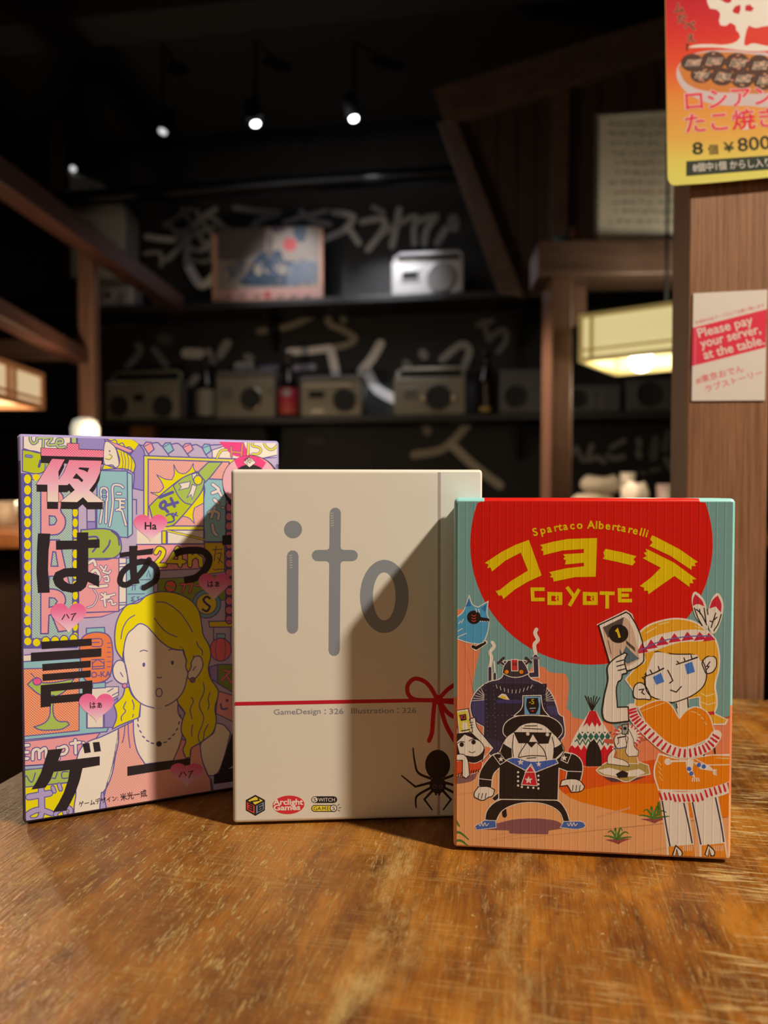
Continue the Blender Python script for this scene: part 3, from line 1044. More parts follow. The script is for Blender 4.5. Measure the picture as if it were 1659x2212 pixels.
gslab('top_beam', [(934, 192), (1470, 22), (1470, 110), (962, 268)], 0.0, 0.07, M['gable_wood'])
gslab('ceiling_hanger', [(1452, -420), (1468, -420), (1468, 30), (1452, 30)], -0.01, 0.04, M['dark_wood'])
gslab('sloping_board', [(944, 262), (988, 262), (1132, 640), (1076, 632)], -0.004, 0.05, M['gable_wood'])
for k in range(5):
    x0, x1 = 992 + k * 42, 992 + (k + 1) * 42 - 2
    yb = 640
    yt = lambda x: 268 - (x - 962) * 158 / 508 - 6
    gslab('infill_board', [(x0, yt(x0)), (x1, yt(x1)), (x1 if k > 2 else min(x1, 1132) + 0, yb if k > 2 else min(yb, 262 + (x1 - 988) * 2.62 + 20)), (x0, yb if k > 2 else min(yb, 262 + (x0 - 988) * 2.62 + 20))], -0.03, 0.02, M['brown_panel'])
gslab('hanging_post', [(1192, 190), (1232, 178), (1226, 540), (1186, 540)], -0.012, 0.03, M['gable_wood'])
for k in range(4):
    x0, x1 = 1236 + k * 62, 1236 + (k + 1) * 62 - 2
    gslab('infill_board', [(x0, yt(x0)), (x1, yt(x1)), (x1, 540), (x0, 540)], -0.035, 0.02, M['brown_panel'])

q = at_depth(1284, 507, 2.03)
mf = thing('framed_menu', 'grey framed handwritten menu sheet standing on the right booth beam', 'menu', (q.x, q.y, zb2), R(-8))
Wm, Hm = 0.262, at_depth(1284, 247, 2.03).z - zb2
for (x0, z0, x1, z1) in ((0, 0, Wm, 0.010), (0, Hm - 0.010, Wm, Hm), (0, 0.010, 0.010, Hm - 0.010), (Wm - 0.010, 0.010, Wm, Hm - 0.010)):
    MB().rbox(x0, -0.006, z0, x1, 0.012, z1, 0.002).build('frame_bar', M['frame_metal'], mf)
MB().box(0.008, 0.0, 0.008, Wm - 0.008, 0.010, Hm - 0.008).build('menu_sheet', mat('menu_paper', (0.72, 0.70, 0.62), 0.5, coat=0.8), mf)
ms = Sheet((q.x, q.y, zb2), (math.cos(R(-8)), math.sin(R(-8)), 0), base=0.0005)
rr_ = random.Random(3)
for i in range(11):
    y = 268 + i * 21.0
    x = 1312 + rr_.random() * 20
    colr = (0.40, 0.13, 0.14) if i in (7,) else (0.22, 0.21, 0.19)
    while x < 1452:
        wdt = 5 + rr_.random() * 12
        for _ in range(2):
            a1 = rr_.random()
            ms.stroke([(x + a1 * 4, y - 4 + rr_.random() * 8), (x + wdt, y - 4 + rr_.random() * 8)], 2.4, colr, 1)
        x += wdt + 3 + rr_.random() * 7
ms.build('handwriting', M['plain_print'], mf)
def on_beam(px, d):
    q = at_depth(px, 506, d)
    return (q.x, q.y, zb2)


t = thing('blue_cup', 'small blue cup on the right booth beam', 'cup', on_beam(1212, 2.08))
MB().lathe([(0.013, 0), (0.017, 0.003), (0.018, 0.034), (0.0165, 0.034), (0.015, 0.006), (0.003, 0.005)], n=20).build('body', M['blue_plastic'], t)
MB().lathe([(0.0185, 0.030), (0.0185, 0.034)], n=20).build('rim', M['blue_plastic'], t)
t = thing('spice_jar', 'slim brown jar beside the blue cup on the booth beam', 'jar', on_beam(1240, 2.06))
MB().lathe([(0.010, 0), (0.011, 0.004), (0.011, 0.04), (0.007, 0.046)], n=18).build('body', M['amber_wood'], t)
MB().lathe([(0.008, 0.046), (0.008, 0.058), (0.005, 0.06)], n=18).build('lid', M['dark_wood'], t)

bt = thing('booth_table', 'wooden table inside the right booth holding cloths and cups', 'table', (0.95, 2.55, 0), R(-36))
MB().rbox(-0.52, -0.30, 0.705, 0.55, 0.34, 0.74, 0.005).build('tabletop', M['amber_wood'], bt)
for x in (-0.46, 0.44):
    for y in (-0.25, 0.25):
        MB().box(x, y, 0, x + 0.05, y + 0.05, 0.705).build('leg', M['dark_wood'], bt)


def heap(name, label, cat, px0, px1, ytop, d, m, seed, n=3):
    c = at_depth((px0 + px1) / 2, 1060, d)
    wd = (px1 - px0) / 1600 * d / 2
    h = at_depth(px0, ytop, d).z - 0.74
    t = thing(name, label, cat, (c.x, c.y, 0.74), 0)
    rn = random.Random(seed)
    z = 0.0
    for k in range(n):
        b = MB()
        hh = h / n
        vs, fs = [], []
        N, K = 24, 7
        for j in range(K):
            f = j / (K - 1)
            prof = (math.sin(math.pi * (0.12 + 0.76 * f))) ** 0.45
            for i in range(N):
                a = 2 * math.pi * i / N
                wob = 1 + 0.09 * math.sin(3 * a + seed + k) + 0.05 * math.sin(5 * a + 2 * seed + k)
                r = wd * prof * wob * (1 - 0.10 * k)
                vs.append((r * math.cos(a) + 0.01 * k * (-1) ** k, 0.7 * r * math.sin(a), z + hh * f * 0.99 + 0.006 * math.sin(2 * a + k) * (f if k == n - 1 else 0)))
        for j in range(K - 1):
            for i in range(N):
                fs.append((j * N + i, j * N + (i + 1) % N, (j + 1) * N + (i + 1) % N, (j + 1) * N + i))
        b.add(vs, fs, True)
        b.add(vs[:N], [tuple(range(N))[::-1]], True)
        b.add(vs[-N:], [tuple(range(N))], True)
        b.build('folded_cloth', m, t)
        z += hh
    return t


heap('cloth_pile', 'heap of cream cloths left of white cup stack, behind red box top', 'cloth', 1230, 1336, 1029, 2.42, M['cream_cloth'], 1)
heap('cloth_pile', 'low heap of white cloths right of the cup stack', 'cloth', 1352, 1414, 1044, 2.24, M['white_ceramic'], 5, 2)
q = at_depth(1356, 1060, 2.36)
ztop = at_depth(1356, 1020, 2.36).z - 0.74
nc = 4
for k, lab in enumerate(('lowest white cup of the stack between two cloth heaps', 'second white cup from below in the stack between two cloth heaps', 'third white cup from below in the stack between two cloth heaps', 'topmost white cup of the stack between two cloth heaps')):
    st_ = ztop / (nc + 0.35)
    t = thing('white_cup', lab, 'cup', (q.x, q.y, 0.74 + k * st_), 0, 'stacked white cups')
    MB().lathe([(0.016, 0), (0.019, 0.003), (0.0245, st_ * 1.30), (0.0230, st_ * 1.30), (0.017, 0.006), (0.002, 0.005)], n=24).build('body', M['white_ceramic'], t)
    MB().lathe([(0.0150, 0.0), (0.0160, 0.0), (0.0165, 0.004)], n=20).build('foot', M['white_ceramic'], t)
q = at_depth(1444, 1060, 2.2)
t = thing('tea_bowl', 'greyish pink bowl at right on the booth table', 'bowl', (q.x, q.y, 0.74))
zt = at_depth(1444, 1046, 2.2).z - 0.74
MB().lathe([(0.020, 0), (0.022, 0.01), (0.030, 0.03), (0.034, zt), (0.031, zt), (0.026, 0.03), (0.003, 0.02)], n=24).build('body', mat('pinkish_glaze', (0.25, 0.19, 0.18), 0.4), t)
MB().lathe([(0.019, -0.0), (0.019, 0.008)], n=20).build('foot', M['white_ceramic'], t)

# ------------------------------------------------------------------ the table we look across
TA = R(-11)
TT = at_depth(0, 1060, 0.370)
PT = lambda r, g, b: tuple(v * 0.52 for v in P(r, g, b))
tw = mat('worn_varnished_tabletop', (0.4, 0.2, 0.06), 0.38, coat=0.32, spec=0.38)
t = NT(tw)
t.b.inputs['Coat Roughness'].default_value = 0.20
cg = lambda sx, sy, rot=0.0, loc=(0, 0, 0): t.coord((sx, sy, 20), (0, 0, rot), loc=loc)
step = lambda f, a, b: t.ramp(f, [(a, (0, 0, 0)), (b, (1, 1, 1))])
big = t.noise(cg(11, 6), 1.0, 5, 0.62, 0.3)
mid = t.noise(cg(70, 32, 0.2), 1.0, 5, 0.65, 0.4)
grain = t.noise(cg(700, 16), 1.0, 4, 0.6, 0.2)
fine = t.noise(cg(1500, 130), 1.0, 3, 0.6)
tone = t.math('ADD', t.math('MULTIPLY', grain, 0.17), t.math('ADD', t.math('MULTIPLY', big, 0.45), t.math('MULTIPLY', mid, 0.43)))
base = t.ramp(tone, [(0.42, PT(96, 46, 8)), (0.52, PT(158, 90, 16)), (0.61, PT(200, 122, 30))])
sx = t.n('ShaderNodeSeparateXYZ')
tc = t.n('ShaderNodeTexCoord')
t.l(tc.outputs['Object'], sx.inputs[0])
wob = t.math('MULTIPLY_ADD', t.noise(cg(30, 22), 1.0, 5, 0.7), 0.05, -0.025)
xx = t.math('ADD', sx.outputs[0], wob)
leftness = t.ramp(xx, [(0.14, (1, 1, 1)), (0.30, (0, 0, 0))])
rightness = t.ramp(xx, [(0.24, (0, 0, 0)), (0.34, (1, 1, 1))])
# short flecks rubbed through the varnish along the grain, mostly on the left; cross scratches on the right
fleck = step(t.noise(cg(880, 150, 0.06), 1.0, 5, 0.75, 0.6), 0.525, 0.60)
fpatch = step(t.noise(cg(26, 15, 0.2, (3, 1, 0)), 1.0, 4, 0.7), 0.36, 0.60)
w1 = t.math('MULTIPLY', t.math('MULTIPLY', fleck, fpatch), t.math('MULTIPLY_ADD', leftness, 0.55, 0.40))
cross = step(t.noise(cg(52, 760, 0.10), 1.0, 4, 0.6, 0.25), 0.53, 0.585)
cpatch = step(t.noise(cg(19, 24, 0.0, (7, 4, 0)), 1.0, 4, 0.68), 0.44, 0.58)
w2 = t.math('MULTIPLY', t.math('MULTIPLY', cross, cpatch), t.math('MULTIPLY_ADD', rightness, 0.80, 0.20))
long_ = step(t.noise(cg(300, 5, 0.05, (1, 8, 0)), 1.0, 3, 0.6), 0.64, 0.72)
w3 = t.math('MULTIPLY', long_, t.math('MULTIPLY', fpatch, 0.5))
speck = step(t.noise(cg(520, 420, 0.4), 1.0, 2, 0.5), 0.715, 0.76)
w4 = t.math('MULTIPLY', speck, 0.75)
dist = t.math('MINIMUM', t.math('ABSOLUTE', t.math('SUBTRACT', xx, 0.2145)), t.math('ADD', t.math('ABSOLUTE', t.math('SUBTRACT', xx, 0.256)), 0.003))
strip = t.ramp(dist, [(0.002, (1, 1, 1)), (0.010, (0, 0, 0))])
strip = t.math('MULTIPLY', strip, step(t.noise(cg(140, 60, 0.1), 1.0, 5, 0.75), 0.40, 0.60))
wear = t.math('MAXIMUM', t.math('MAXIMUM', w1, w2), t.math('MAXIMUM', w3, t.math('MAXIMUM', w4, t.math('MULTIPLY', strip, 0.70))))
col = t.mix(t.math('MULTIPLY', leftness, 0.28), base, PT(138, 88, 48))
col = t.mix(wear, col, PT(238, 172, 94))
dark = step(t.noise(cg(95, 70, 0, (5, 9, 0)), 1.0, 3, 0.6), 0.70, 0.76)
col = t.mix(t.math('MULTIPLY', dark, 0.55), col, PT(70, 44, 20))
t.l(col, t.b.inputs['Base Color'])
t.l(t.math('MULTIPLY_ADD', wear, 0.25, t.math('MULTIPLY_ADD', grain, 0.2, 0.30)), t.b.inputs['Roughness'])
hgt = t.math('SUBTRACT', t.math('ADD', t.math('MULTIPLY', fine, 0.35), t.math('MULTIPLY_ADD', grain, 0.5, t.math('MULTIPLY', mid, 0.5))), t.math('MULTIPLY', wear, 0.5))
t.bump(hgt, 0.55, 0.0013)
t.l(t.b.inputs['Normal'].links[0].from_socket, t.b.inputs['Coat Normal'])

tb = thing('dining_table', 'worn amber varnished wooden table in the foreground carrying three game boxes', 'table', (TT.x, TT.y, 0), TA)
MB().rbox(0, -0.80, TABLE_Z - 0.034, 1.0, 0.228, TABLE_Z, 0.003).build('tabletop', tw, tb)
for x in (0.05, 0.90):
    for y in (-0.75, 0.13):
        MB().box(x, y, 0, x + 0.05, y + 0.05, TABLE_Z - 0.034).build('leg', M['dark_wood'], tb)
MB().box(0.10, 0.145, TABLE_Z - 0.11, 0.90, 0.165, TABLE_Z - 0.034).build('apron', M['dark_wood_x'], tb)
MB().box(0.10, -0.735, TABLE_Z - 0.11, 0.90, -0.715, TABLE_Z - 0.034).build('apron', M['dark_wood_x'], tb)

# ------------------------------------------------------------------ the post at the table's far edge, with its two signs
PA = R(-12)
PO = at_depth(1482, 1060, 0.531)
po = thing('wooden_post', 'reddish brown square wooden post at right behind the table', 'post', (PO.x, PO.y, 0), PA)
MB().box(0, 0, 0, 0.0535, 0.068, ZC).build('shaft', M['post_wood'], po, bevel=0.0012)
MB().rbox(-0.010, -0.0, 0, 0.0635, 0.080, 0.12, 0.004).build('foot_block', M['dark_wood'], po)
PU = Vector((math.cos(PA), math.sin(PA), 0))
PN = Vector((PU.y, -PU.x, 0))

PS = lambda r, g, b: tuple(v * 0.80 for v in P(r, g, b))
red = PS(222, 40, 62)
cream = PS(222, 208, 180)


def card(name, label, cat, pts, off, th, m, round_at=None):
    """a thin card parallel to the post's face; pts trace its outline"""
    O = Vector((PO.x, PO.y, 0)) + PN * off
    q = [on_plane(px, py, O, PN) for px, py in pts]
    base = q[0].copy()
    e = thing(name, label, cat, base, PA)
    inv = (Matrix.Translation(base) @ Matrix.Rotation(PA, 4, 'Z')).inverted()
    f = [inv @ p for p in q]
    b = MB().slab([Vector((p.x, -th, p.z)) for p in f], [Vector((p.x, 0, p.z)) for p in f])
    b.build('backing_card', m, e)
    return e, Sheet(base, PU, base=th + 2e-5)


st, sh = card('payment_sticker', 'white sticker with red slanted band asking to pay at the table, on post', 'sticker',
              [(1494, 866), (1652, 865), (1657.5, 626), (1497.5, 634)], 0.0004, 0.0004, mat('white_sticker_paper', cream, 0.5))
sh.frame(1440, 580, 6.913)
sh.poly([(388, 888), (1499, 606), (1478, 1180), (375, 1460)], red, 1)
sh.stroke([(432, 880), (425, 1440)], 12, PS(240, 110, 120), 2, cap=False)
sh.build('red_band', M['plain_print'], st)
sh.frame(1440, 580, 6.913)
wh = PS(236, 214, 196)
a = math.atan2(-282, 1111)
for tx, x, y, sz, ft in (('Please pay', 480, 1035, 196, 815), ('your server,', 515, 1190, 196, 895), ('at the table.', 562, 1358, 196, 905)):
    sh.text(tx, x, y, sz, wh, 3, a, 0.014, fit=ft / math.cos(a))
sh.text('お会計は各テーブルにてお願い致します', 430, 832, 60, PS(214, 90, 90), 1, a, 0.012, fit=1065)
sh.text('#東京おでん', 445, 1722, 118, PS(220, 92, 96), 1, a - 0.015, 0.015, fit=735)
sh.text('ラブストーリー', 590, 1845, 112, PS(220, 92, 96), 1, a - 0.045, 0.015, fit=885)
sh.build('sticker_lettering', M['plain_print'], st)

px0 = [(1436, -60), (1441.5, 382), (1443, 391), (1447, 398), (1453, 401.5), (1461, 401.5), (1760, 374), (1760, -60)]
me, sh = card('menu_poster', 'laminated red to yellow dumpling menu poster hung high on the post', 'poster', px0, 0.004, 0.0007, mat('laminate_edge', PS(226, 196, 84), 0.3, coat=0.4))
sh.frame(0, 0, 1)


def pgrad(p):
    stops = ((-60, (172, 30, 40)), (0, (178, 36, 44)), (70, (200, 50, 42)), (140, (214, 78, 44)), (215, (222, 130, 56)), (300, (226, 160, 70)), (350, (230, 190, 84)), (402, (234, 212, 96)))
    for (y0, c0), (y1, c1) in zip(stops, stops[1:]):
        if p[1] <= y1:
            f = max(0, (p[1] - y0) / (y1 - y0))
            return PS(*[u + (v - u) * f for u, v in zip(c0, c1)])
    return PS(*stops[-1][1])


ys = [-60, 0, 35, 70, 105, 140, 177, 215, 258, 300, 350, 382]
for y0, y1 in zip(ys, ys[1:]):
    xl = lambda y: 1436.6 + (y + 60) * 5.5 / 442
    sh.poly([(xl(y0), y0), (1759, y0), (1759, y1 if y1 < 370 else 374), (xl(y1), y1)], pgrad, 1)
sh.poly([(1442, 382), (1759, 374), (1759, 374.2), (1461, 401), (1453, 401), (1447.4, 397.6), (1443.4, 390.6)], pgrad, 1.2)
sh.build('poster_background', M['gloss_print'], me)
sh.frame(1400, 0, 5.266)
cw = PS(232, 216, 186)
sh.poly([(665, -60), (1400, -60), (1400, 300), (1300, 310), (1220, 325), (1140, 298), (1110, 380), (1095, 510), (1200, 500), (1400, 530), (1400, 580), (1180, 590), (980, 570), (800, 548), (450, 550), (500, 525), (700, 510), (870, 515), (1000, 480), (1045, 430), (1030, 385), (1000, 350), (990, 300), (930, 265), (880, 300), (820, 295), (805, 250), (815, 160), (780, 120), (700, 105), (670, 30)], cw, 2,
        holes=([(800, -10), (870, 35), (910, 45), (945, 25), (945, -20), (880, -30)], [(955, 130), (985, 80), (1045, 60), (1050, 110), (1030, 170), (970, 155)], [(1100, 130), (1105, 70), (1160, 60), (1180, 90), (1205, 100), (1170, 140)]))
sh.poly([(1090, 510), (1105, 400), (1140, 310), (1210, 335), (1300, 320), (1400, 310), (1400, 520), (1200, 500), (1120, 525)], PS(204, 60, 44), 2.5, True)
sh.build('white_tree_emblem', M['gloss_print'], me)
# the dish in the advertisement
sh.frame(1400, 0, 5.266)
sh.poly([(320, 850), (350, 740), (480, 640), (640, 590), (900, 578), (1150, 600), (1420, 660), (1420, 1180), (1100, 1210), (800, 1200), (600, 1150), (440, 1060), (350, 950)], PS(196, 172, 158), 3, True)
sh.poly([(350, 760), (480, 650), (640, 605), (900, 600), (1150, 620), (1420, 690), (1420, 1040), (900, 1060), (600, 1030), (430, 950), (370, 850)], PS(196, 116, 56), 3.5, True)
rn = random.Random(4)
for k, (x, y, rx, ry) in enumerate(((500, 720, 130, 100), (740, 700, 140, 110), (1010, 720, 140, 110), (1260, 750, 130, 120), (600, 860, 120, 90), (840, 880, 130, 100), (1070, 900, 130, 110), (1310, 920, 120, 110))):
    sh.poly(ell(x, y, rx, ry), PS(84, 58, 46), 4 + 0.3 * k)
    for j in range(10):
        a0, r0 = rn.random() * 6.28, rn.random() * 0.75
        xa, ya = x + rx * r0 * math.cos(a0), y + ry * r0 * math.sin(a0)
        sh.stroke([(xa, ya), (xa + 20 + 20 * rn.random(), ya - 14 + 28 * rn.random())], 16, PS(176 + rn.random() * 30, 120 + rn.random() * 30, 100), 7 + 0.05 * j)
    for j in range(6):
        xa = x - rx * 0.6 + j * rx * 0.22
        sh.stroke([(xa, y + ry * 0.4), (xa + 34, y - ry * 0.35)], 8, PS(204, 182, 150), 8)
sh.build('dish_picture', M['gloss_print'], me)
sh.frame(1400, 0, 5.266)
rose = PS(236, 186, 166)
tred = PS(222, 40, 64)
for tx, x, y, sz, sx in (('ロシアン', 428, 1250, 250, 1005), ('たこ焼き', 425, 1505, 245, 1045)):
    sh.text(tx, x - 12, y, sz, rose, 10, -0.075, 0.040, fit=sx + 24)
    sh.text(tx, x, y, sz, tred, 11, -0.075, 0.014, fit=sx)
sh.build('dish_name_lettering', M['gloss_print'], me)
sh.frame(1400, 0, 5.266)
for tx, x, y, sz in (('ー', 350, 30, 110), ('ム', 285, 150, 130), ('だ', 325, 270, 118), ('べ', 405, 360, 140), ('ぇ', 420, 480, 130)):
    sh.text(tx, x, y, sz, PS(210, 130, 100), 10, -0.05, 0.05)
    sh.text(tx, x, y, sz, PS(74, 44, 30), 11, -0.05, 0.018)
sh.stroke([(445, 510), (440, 575)], 20, PS(74, 44, 30), 11)
sh.build('slogan_lettering', M['gloss_print'], me)
sh.frame(1400, 0, 5.266)
ink = PS(48, 52, 40)
sh.text('8', 505, 1762, 192, ink, 11, -0.06, 0.02, fit=122)
sh.text('個', 680, 1758, 125, ink, 11, -0.06, 0.012, fit=116)
sh.text('¥', 860, 1735, 150, ink, 11, -0.08, 0.016, fit=122)
sh.text('800', 1022, 1728, 215, ink, 11, -0.09, 0.012, fit=372)
sh.build('price_lettering', M['gloss_print'], me)
sh.frame(1400, 0, 5.266)
sh.poly([(432, 1840), (1420, 1770), (1420, 1930), (432, 2008)], PS(58, 62, 48), 10)
sh.text('8個中1個 からし入り', 510, 1955, 108, PS(214, 206, 176), 12, -0.075, 0.006, fit=880)
sh.build('note_band', M['gloss_print'], me)

# ------------------------------------------------------------------ the three boxes
def gamebox(name, label, left_px, right_px, top_py, D, lid_m, inner_m, lid_frac, r, cat='game box'):
    a, b = on_z(*left_px, TABLE_Z), on_z(*right_px, TABLE_Z)
    U = (b - a)
    W = U.length
    U.normalize()
    rz = math.atan2(U.y, U.x)
    n = Vector((U.y, -U.x, 0))
    H = on_plane(left_px[0], top_py, a, n).z - TABLE_Z
    e = thing(name, label, cat, a, rz)
    MB().rbox(0, 0, 0.0011, W, D * lid_frac, H, r, 4).build('lid', lid_m, e)
    g = 0.0016
    MB().rbox(g, D * lid_frac - 0.004, g * 0.2, W - g, D, H - g, 0.001, 2).build('inner_tray', inner_m, e)
    s = Sheet(a, U, lim=(r * 0.75, 0.0011 + r * 0.75, W - r * 0.75, H - r * 0.75), base=2e-5)
    return e, s, W, H


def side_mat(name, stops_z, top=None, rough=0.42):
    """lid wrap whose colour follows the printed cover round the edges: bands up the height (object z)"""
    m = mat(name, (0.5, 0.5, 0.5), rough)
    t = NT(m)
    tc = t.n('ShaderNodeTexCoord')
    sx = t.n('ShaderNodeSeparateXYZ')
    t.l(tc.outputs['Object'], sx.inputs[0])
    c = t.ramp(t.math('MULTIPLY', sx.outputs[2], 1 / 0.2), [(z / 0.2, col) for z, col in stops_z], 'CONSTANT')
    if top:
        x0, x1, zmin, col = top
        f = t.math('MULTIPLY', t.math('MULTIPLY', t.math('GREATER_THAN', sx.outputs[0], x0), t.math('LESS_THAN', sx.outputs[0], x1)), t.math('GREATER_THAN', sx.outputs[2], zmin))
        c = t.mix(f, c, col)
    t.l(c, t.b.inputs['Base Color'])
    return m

# ---- box one: lavender night-town cover
lav, dlav, pale, oln = P(176, 156, 188), P(142, 124, 168), P(214, 196, 205), P(90, 80, 134)
yel, pnk, tea, grn, olv = P(214, 194, 12), P(229, 142, 138), P(134, 172, 168), P(156, 172, 76), P(172, 178, 34)
wht, org, blk, hot = P(220, 206, 186), P(232, 116, 66), P(40, 33, 35), P(236, 60, 108)
PR1 = print_mat('halftone_print', 0.42, dots=0.00080)
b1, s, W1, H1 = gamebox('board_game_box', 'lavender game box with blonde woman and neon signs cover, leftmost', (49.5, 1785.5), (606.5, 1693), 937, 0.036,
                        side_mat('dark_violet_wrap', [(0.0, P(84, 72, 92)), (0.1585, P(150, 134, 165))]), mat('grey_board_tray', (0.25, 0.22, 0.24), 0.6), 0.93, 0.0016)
A1, A2, A3, A4, A5 = (40, 920, 5.925), (290, 930, 5.925), (40, 1130, 5.925), (240, 1140, 5.925), (40, 1350, 5.925)
A6, A7, F1 = (230, 1270, 5.145), (40, 1560, 5.925), (0, 880, 2.592)
HT = lambda c, a=0.0: (*c, a)
LW = 15
s.frame(0, 0, 1)
s.poly([(40, 900), (640, 900), (640, 1800), (40, 1800)], lav, 0)
s.frame(*A1)
s.shape([(60, 60), (660, 60), (660, 230), (625, 300), (290, 350), (60, 290)], wht, oln, LW, 1)
for pts in ([(215, 105), (165, 115), (150, 170), (185, 225), (235, 200), (240, 160), (300, 150)], [(320, 110), (315, 280)], [(320, 160), (400, 150), (425, 165), (375, 225), (400, 245), (480, 240)], [(480, 220), (560, 215), (555, 175), (500, 175), (485, 230), (520, 275), (590, 270)]):
    s.ostroke(pts, 24, P(166, 180, 96), oln, 10, 2, len(pts) > 2)
s.shape([(675, 60), (742, 60), (742, 230), (675, 220)], P(166, 180, 96), oln, LW, 1)
s.shape([(752, 60), (1095, 60), (1112, 190), (1090, 310), (752, 300)], dlav, oln, LW, 1)
s.shape([(50, 305), (290, 352), (400, 470), (330, 580), (250, 612), (50, 580)], olv, oln, LW, 1)
s.ostroke([(100, 385), (165, 392)], 26, P(120, 120, 160), oln, 8, 2)
s.stroke([(262, 520), (280, 450), (390, 465)], 34, oln, 2)
s.stroke([(340, 560), (345, 490)], 26, P(110, 130, 150), 2.5)
# the BAR sign with its bulbs
s.frame(0, 0, 1)
s.poly([(40, 1022), (66, 1022), (70, 1030), (70, 1372), (90, 1390), (168, 1380), (168, 1400), (40, 1402)], oln, 2)
s.shape([(68, 1036), (157, 1036), (157, 1380), (68, 1380)], HT(P(126, 162, 150)), oln, 2.6, 2.5)
s.poly(rect(157.5, 1088, 170, 1385), oln, 2.4)
for k in range(15):
    y = 1034.8 + k * 23.55
    s.poly(ell(59.4, y, 7.4, 10), yel, 3)
s.poly(ell(78, 1031, 7.4, 7), yel, 3)
for k in range(13):
    s.poly(ell(162.5, 1107 + k * 22.4, 5.6, 9.4), yel, 3)
for x, y in ((60, 1385.5), (79, 1388), (99, 1384.5), (119, 1383.5), (138.5, 1382), (159, 1379.5)):
    s.shape(ell(x, y, 9, 9.4), yel, oln, 2.4, 3)
s.frame(*A1)
s.shape([(285, 800), (470, 800), (560, 880), (578, 960), (540, 1080), (596, 1180), (592, 1290), (520, 1380), (440, 1395), (285, 1390)], pnk, oln, 18, 3)
s.shape([(395, 1150), (465, 1158), (490, 1210), (462, 1262), (395, 1270)], HT(P(126, 162, 150)), oln, 16, 4)
s.frame(*A3)
s.shape([(400, 215), (525, 215), (590, 520), (655, 800), (545, 800), (520, 680), (395, 680), (385, 800), (290, 800)], pnk, oln, 18, 3)
s.shape([(440, 365), (475, 370), (505, 552), (415, 550)], HT(P(126, 162, 150)), oln, 16, 4)
s.shape([(285, 850), (470, 848), (570, 900), (602, 990), (560, 1090), (520, 1130), (625, 1375), (510, 1390), (420, 1170), (390, 1180), (380, 1415), (285, 1415)], pnk, oln, 18, 3)
s.shape([(395, 955), (460, 960), (495, 1000), (460, 1060), (392, 1078)], HT(P(126, 162, 150)), oln, 16, 4)
# teal signboard
s.frame(*A1)
s.shape([(1392, 590), (1455, 622), (1458, 1385), (1400, 1430)], P(150, 186, 184), oln, LW, 1)
s.shape([(1005, 570), (1392, 578), (1398, 1430), (1000, 1400)], tea, oln, LW, 1.5)
for pts in ([(1065, 960), (1058, 810), (1130, 812), (1138, 955)], [(1085, 970), (1045, 1240)], [(1128, 960), (1118, 1240)], [(1340, 790), (1290, 757), (1205, 778), (1208, 1000), (1165, 1280)], [(1262, 866), (1308, 866)], [(1245, 940), (1360, 942)], [(1300, 945), (1300, 1060), (1250, 1080)], [(1310, 985), (1350, 990)], [(1310, 1040), (1350, 1040)], [(1270, 1070), (1325, 1085), (1375, 1270)]):
    s.ostroke(pts, 22, pale, oln, 10, 3, len(pts) > 3)
for y in (845, 905):
    s.stroke([(1075, y), (1120, y)], 34, oln, 4)
    s.stroke([(1080, y), (1115, y)], 14, tea, 4.5)
# the smiling girl's booth and the purple tower
s.shape([(1100, 60), (1300, 60), (1530, 235), (1470, 320), (1440, 300), (1130, 170)], yel, oln, LW, 1)
s.shape([(1105, 165), (1470, 315), (1440, 360), (1230, 270), (1115, 212)], pnk, oln, LW, 1.5)
s.poly([(1100, 60), (1300, 60), (1535, 235), (1470, 320), (1420, 265), (1370, 275), (1330, 215), (1275, 235), (1240, 175), (1180, 190), (1130, 160)], yel, 2)
s.stroke([(1130, 160), (1180, 190), (1240, 178), (1275, 235), (1330, 218), (1370, 275), (1420, 268), (1470, 315)], 12, oln, 2.5, True)
s.shape([(1250, 280), (1430, 380), (1495, 500), (1470, 605), (1400, 560), (1070, 560), (1090, 490), (1240, 540), (1290, 480)], yel, oln, LW, 2)
s.shape([(1108, 205), (1230, 265), (1275, 400), (1285, 500), (1240, 535), (1200, 500), (1095, 480)], pale, oln, 12, 2.6, True)
for x in (1320, 1355, 1395, 1435):
    s.stroke([(x - 10, 330), (x + 15, 450), (x + 5, 570)], 8, oln, 3.4, True)
s.stroke([(1110, 415), (1160, 422), (1192, 392), (1160, 368)], 15, yel, 3.6, True)
s.stroke([(1110, 420), (1165, 432), (1200, 390), (1160, 360)], 7, oln, 3.7, True)
s.poly(ell(1166, 323, 9, 13), oln, 3.6)
s.shape([(1540, 235), (1605, 320), (1605, 830), (1468, 800), (1480, 600), (1430, 370)], dlav, oln, LW, 1.2)
s.stroke([(1468, 940), (1510, 945), (1510, 1130)], LW, oln, 1.6)
for pts in ([(875, 1060), (878, 1390)], [(985, 1060), (990, 1390)], [(875, 1225), (990, 1225)], [(760, 1100), (760, 1390)]):
    s.stroke(pts, LW, oln, 1.2)
s.poly(rect(882, 1232, 984, 1390), dlav, 1.1)
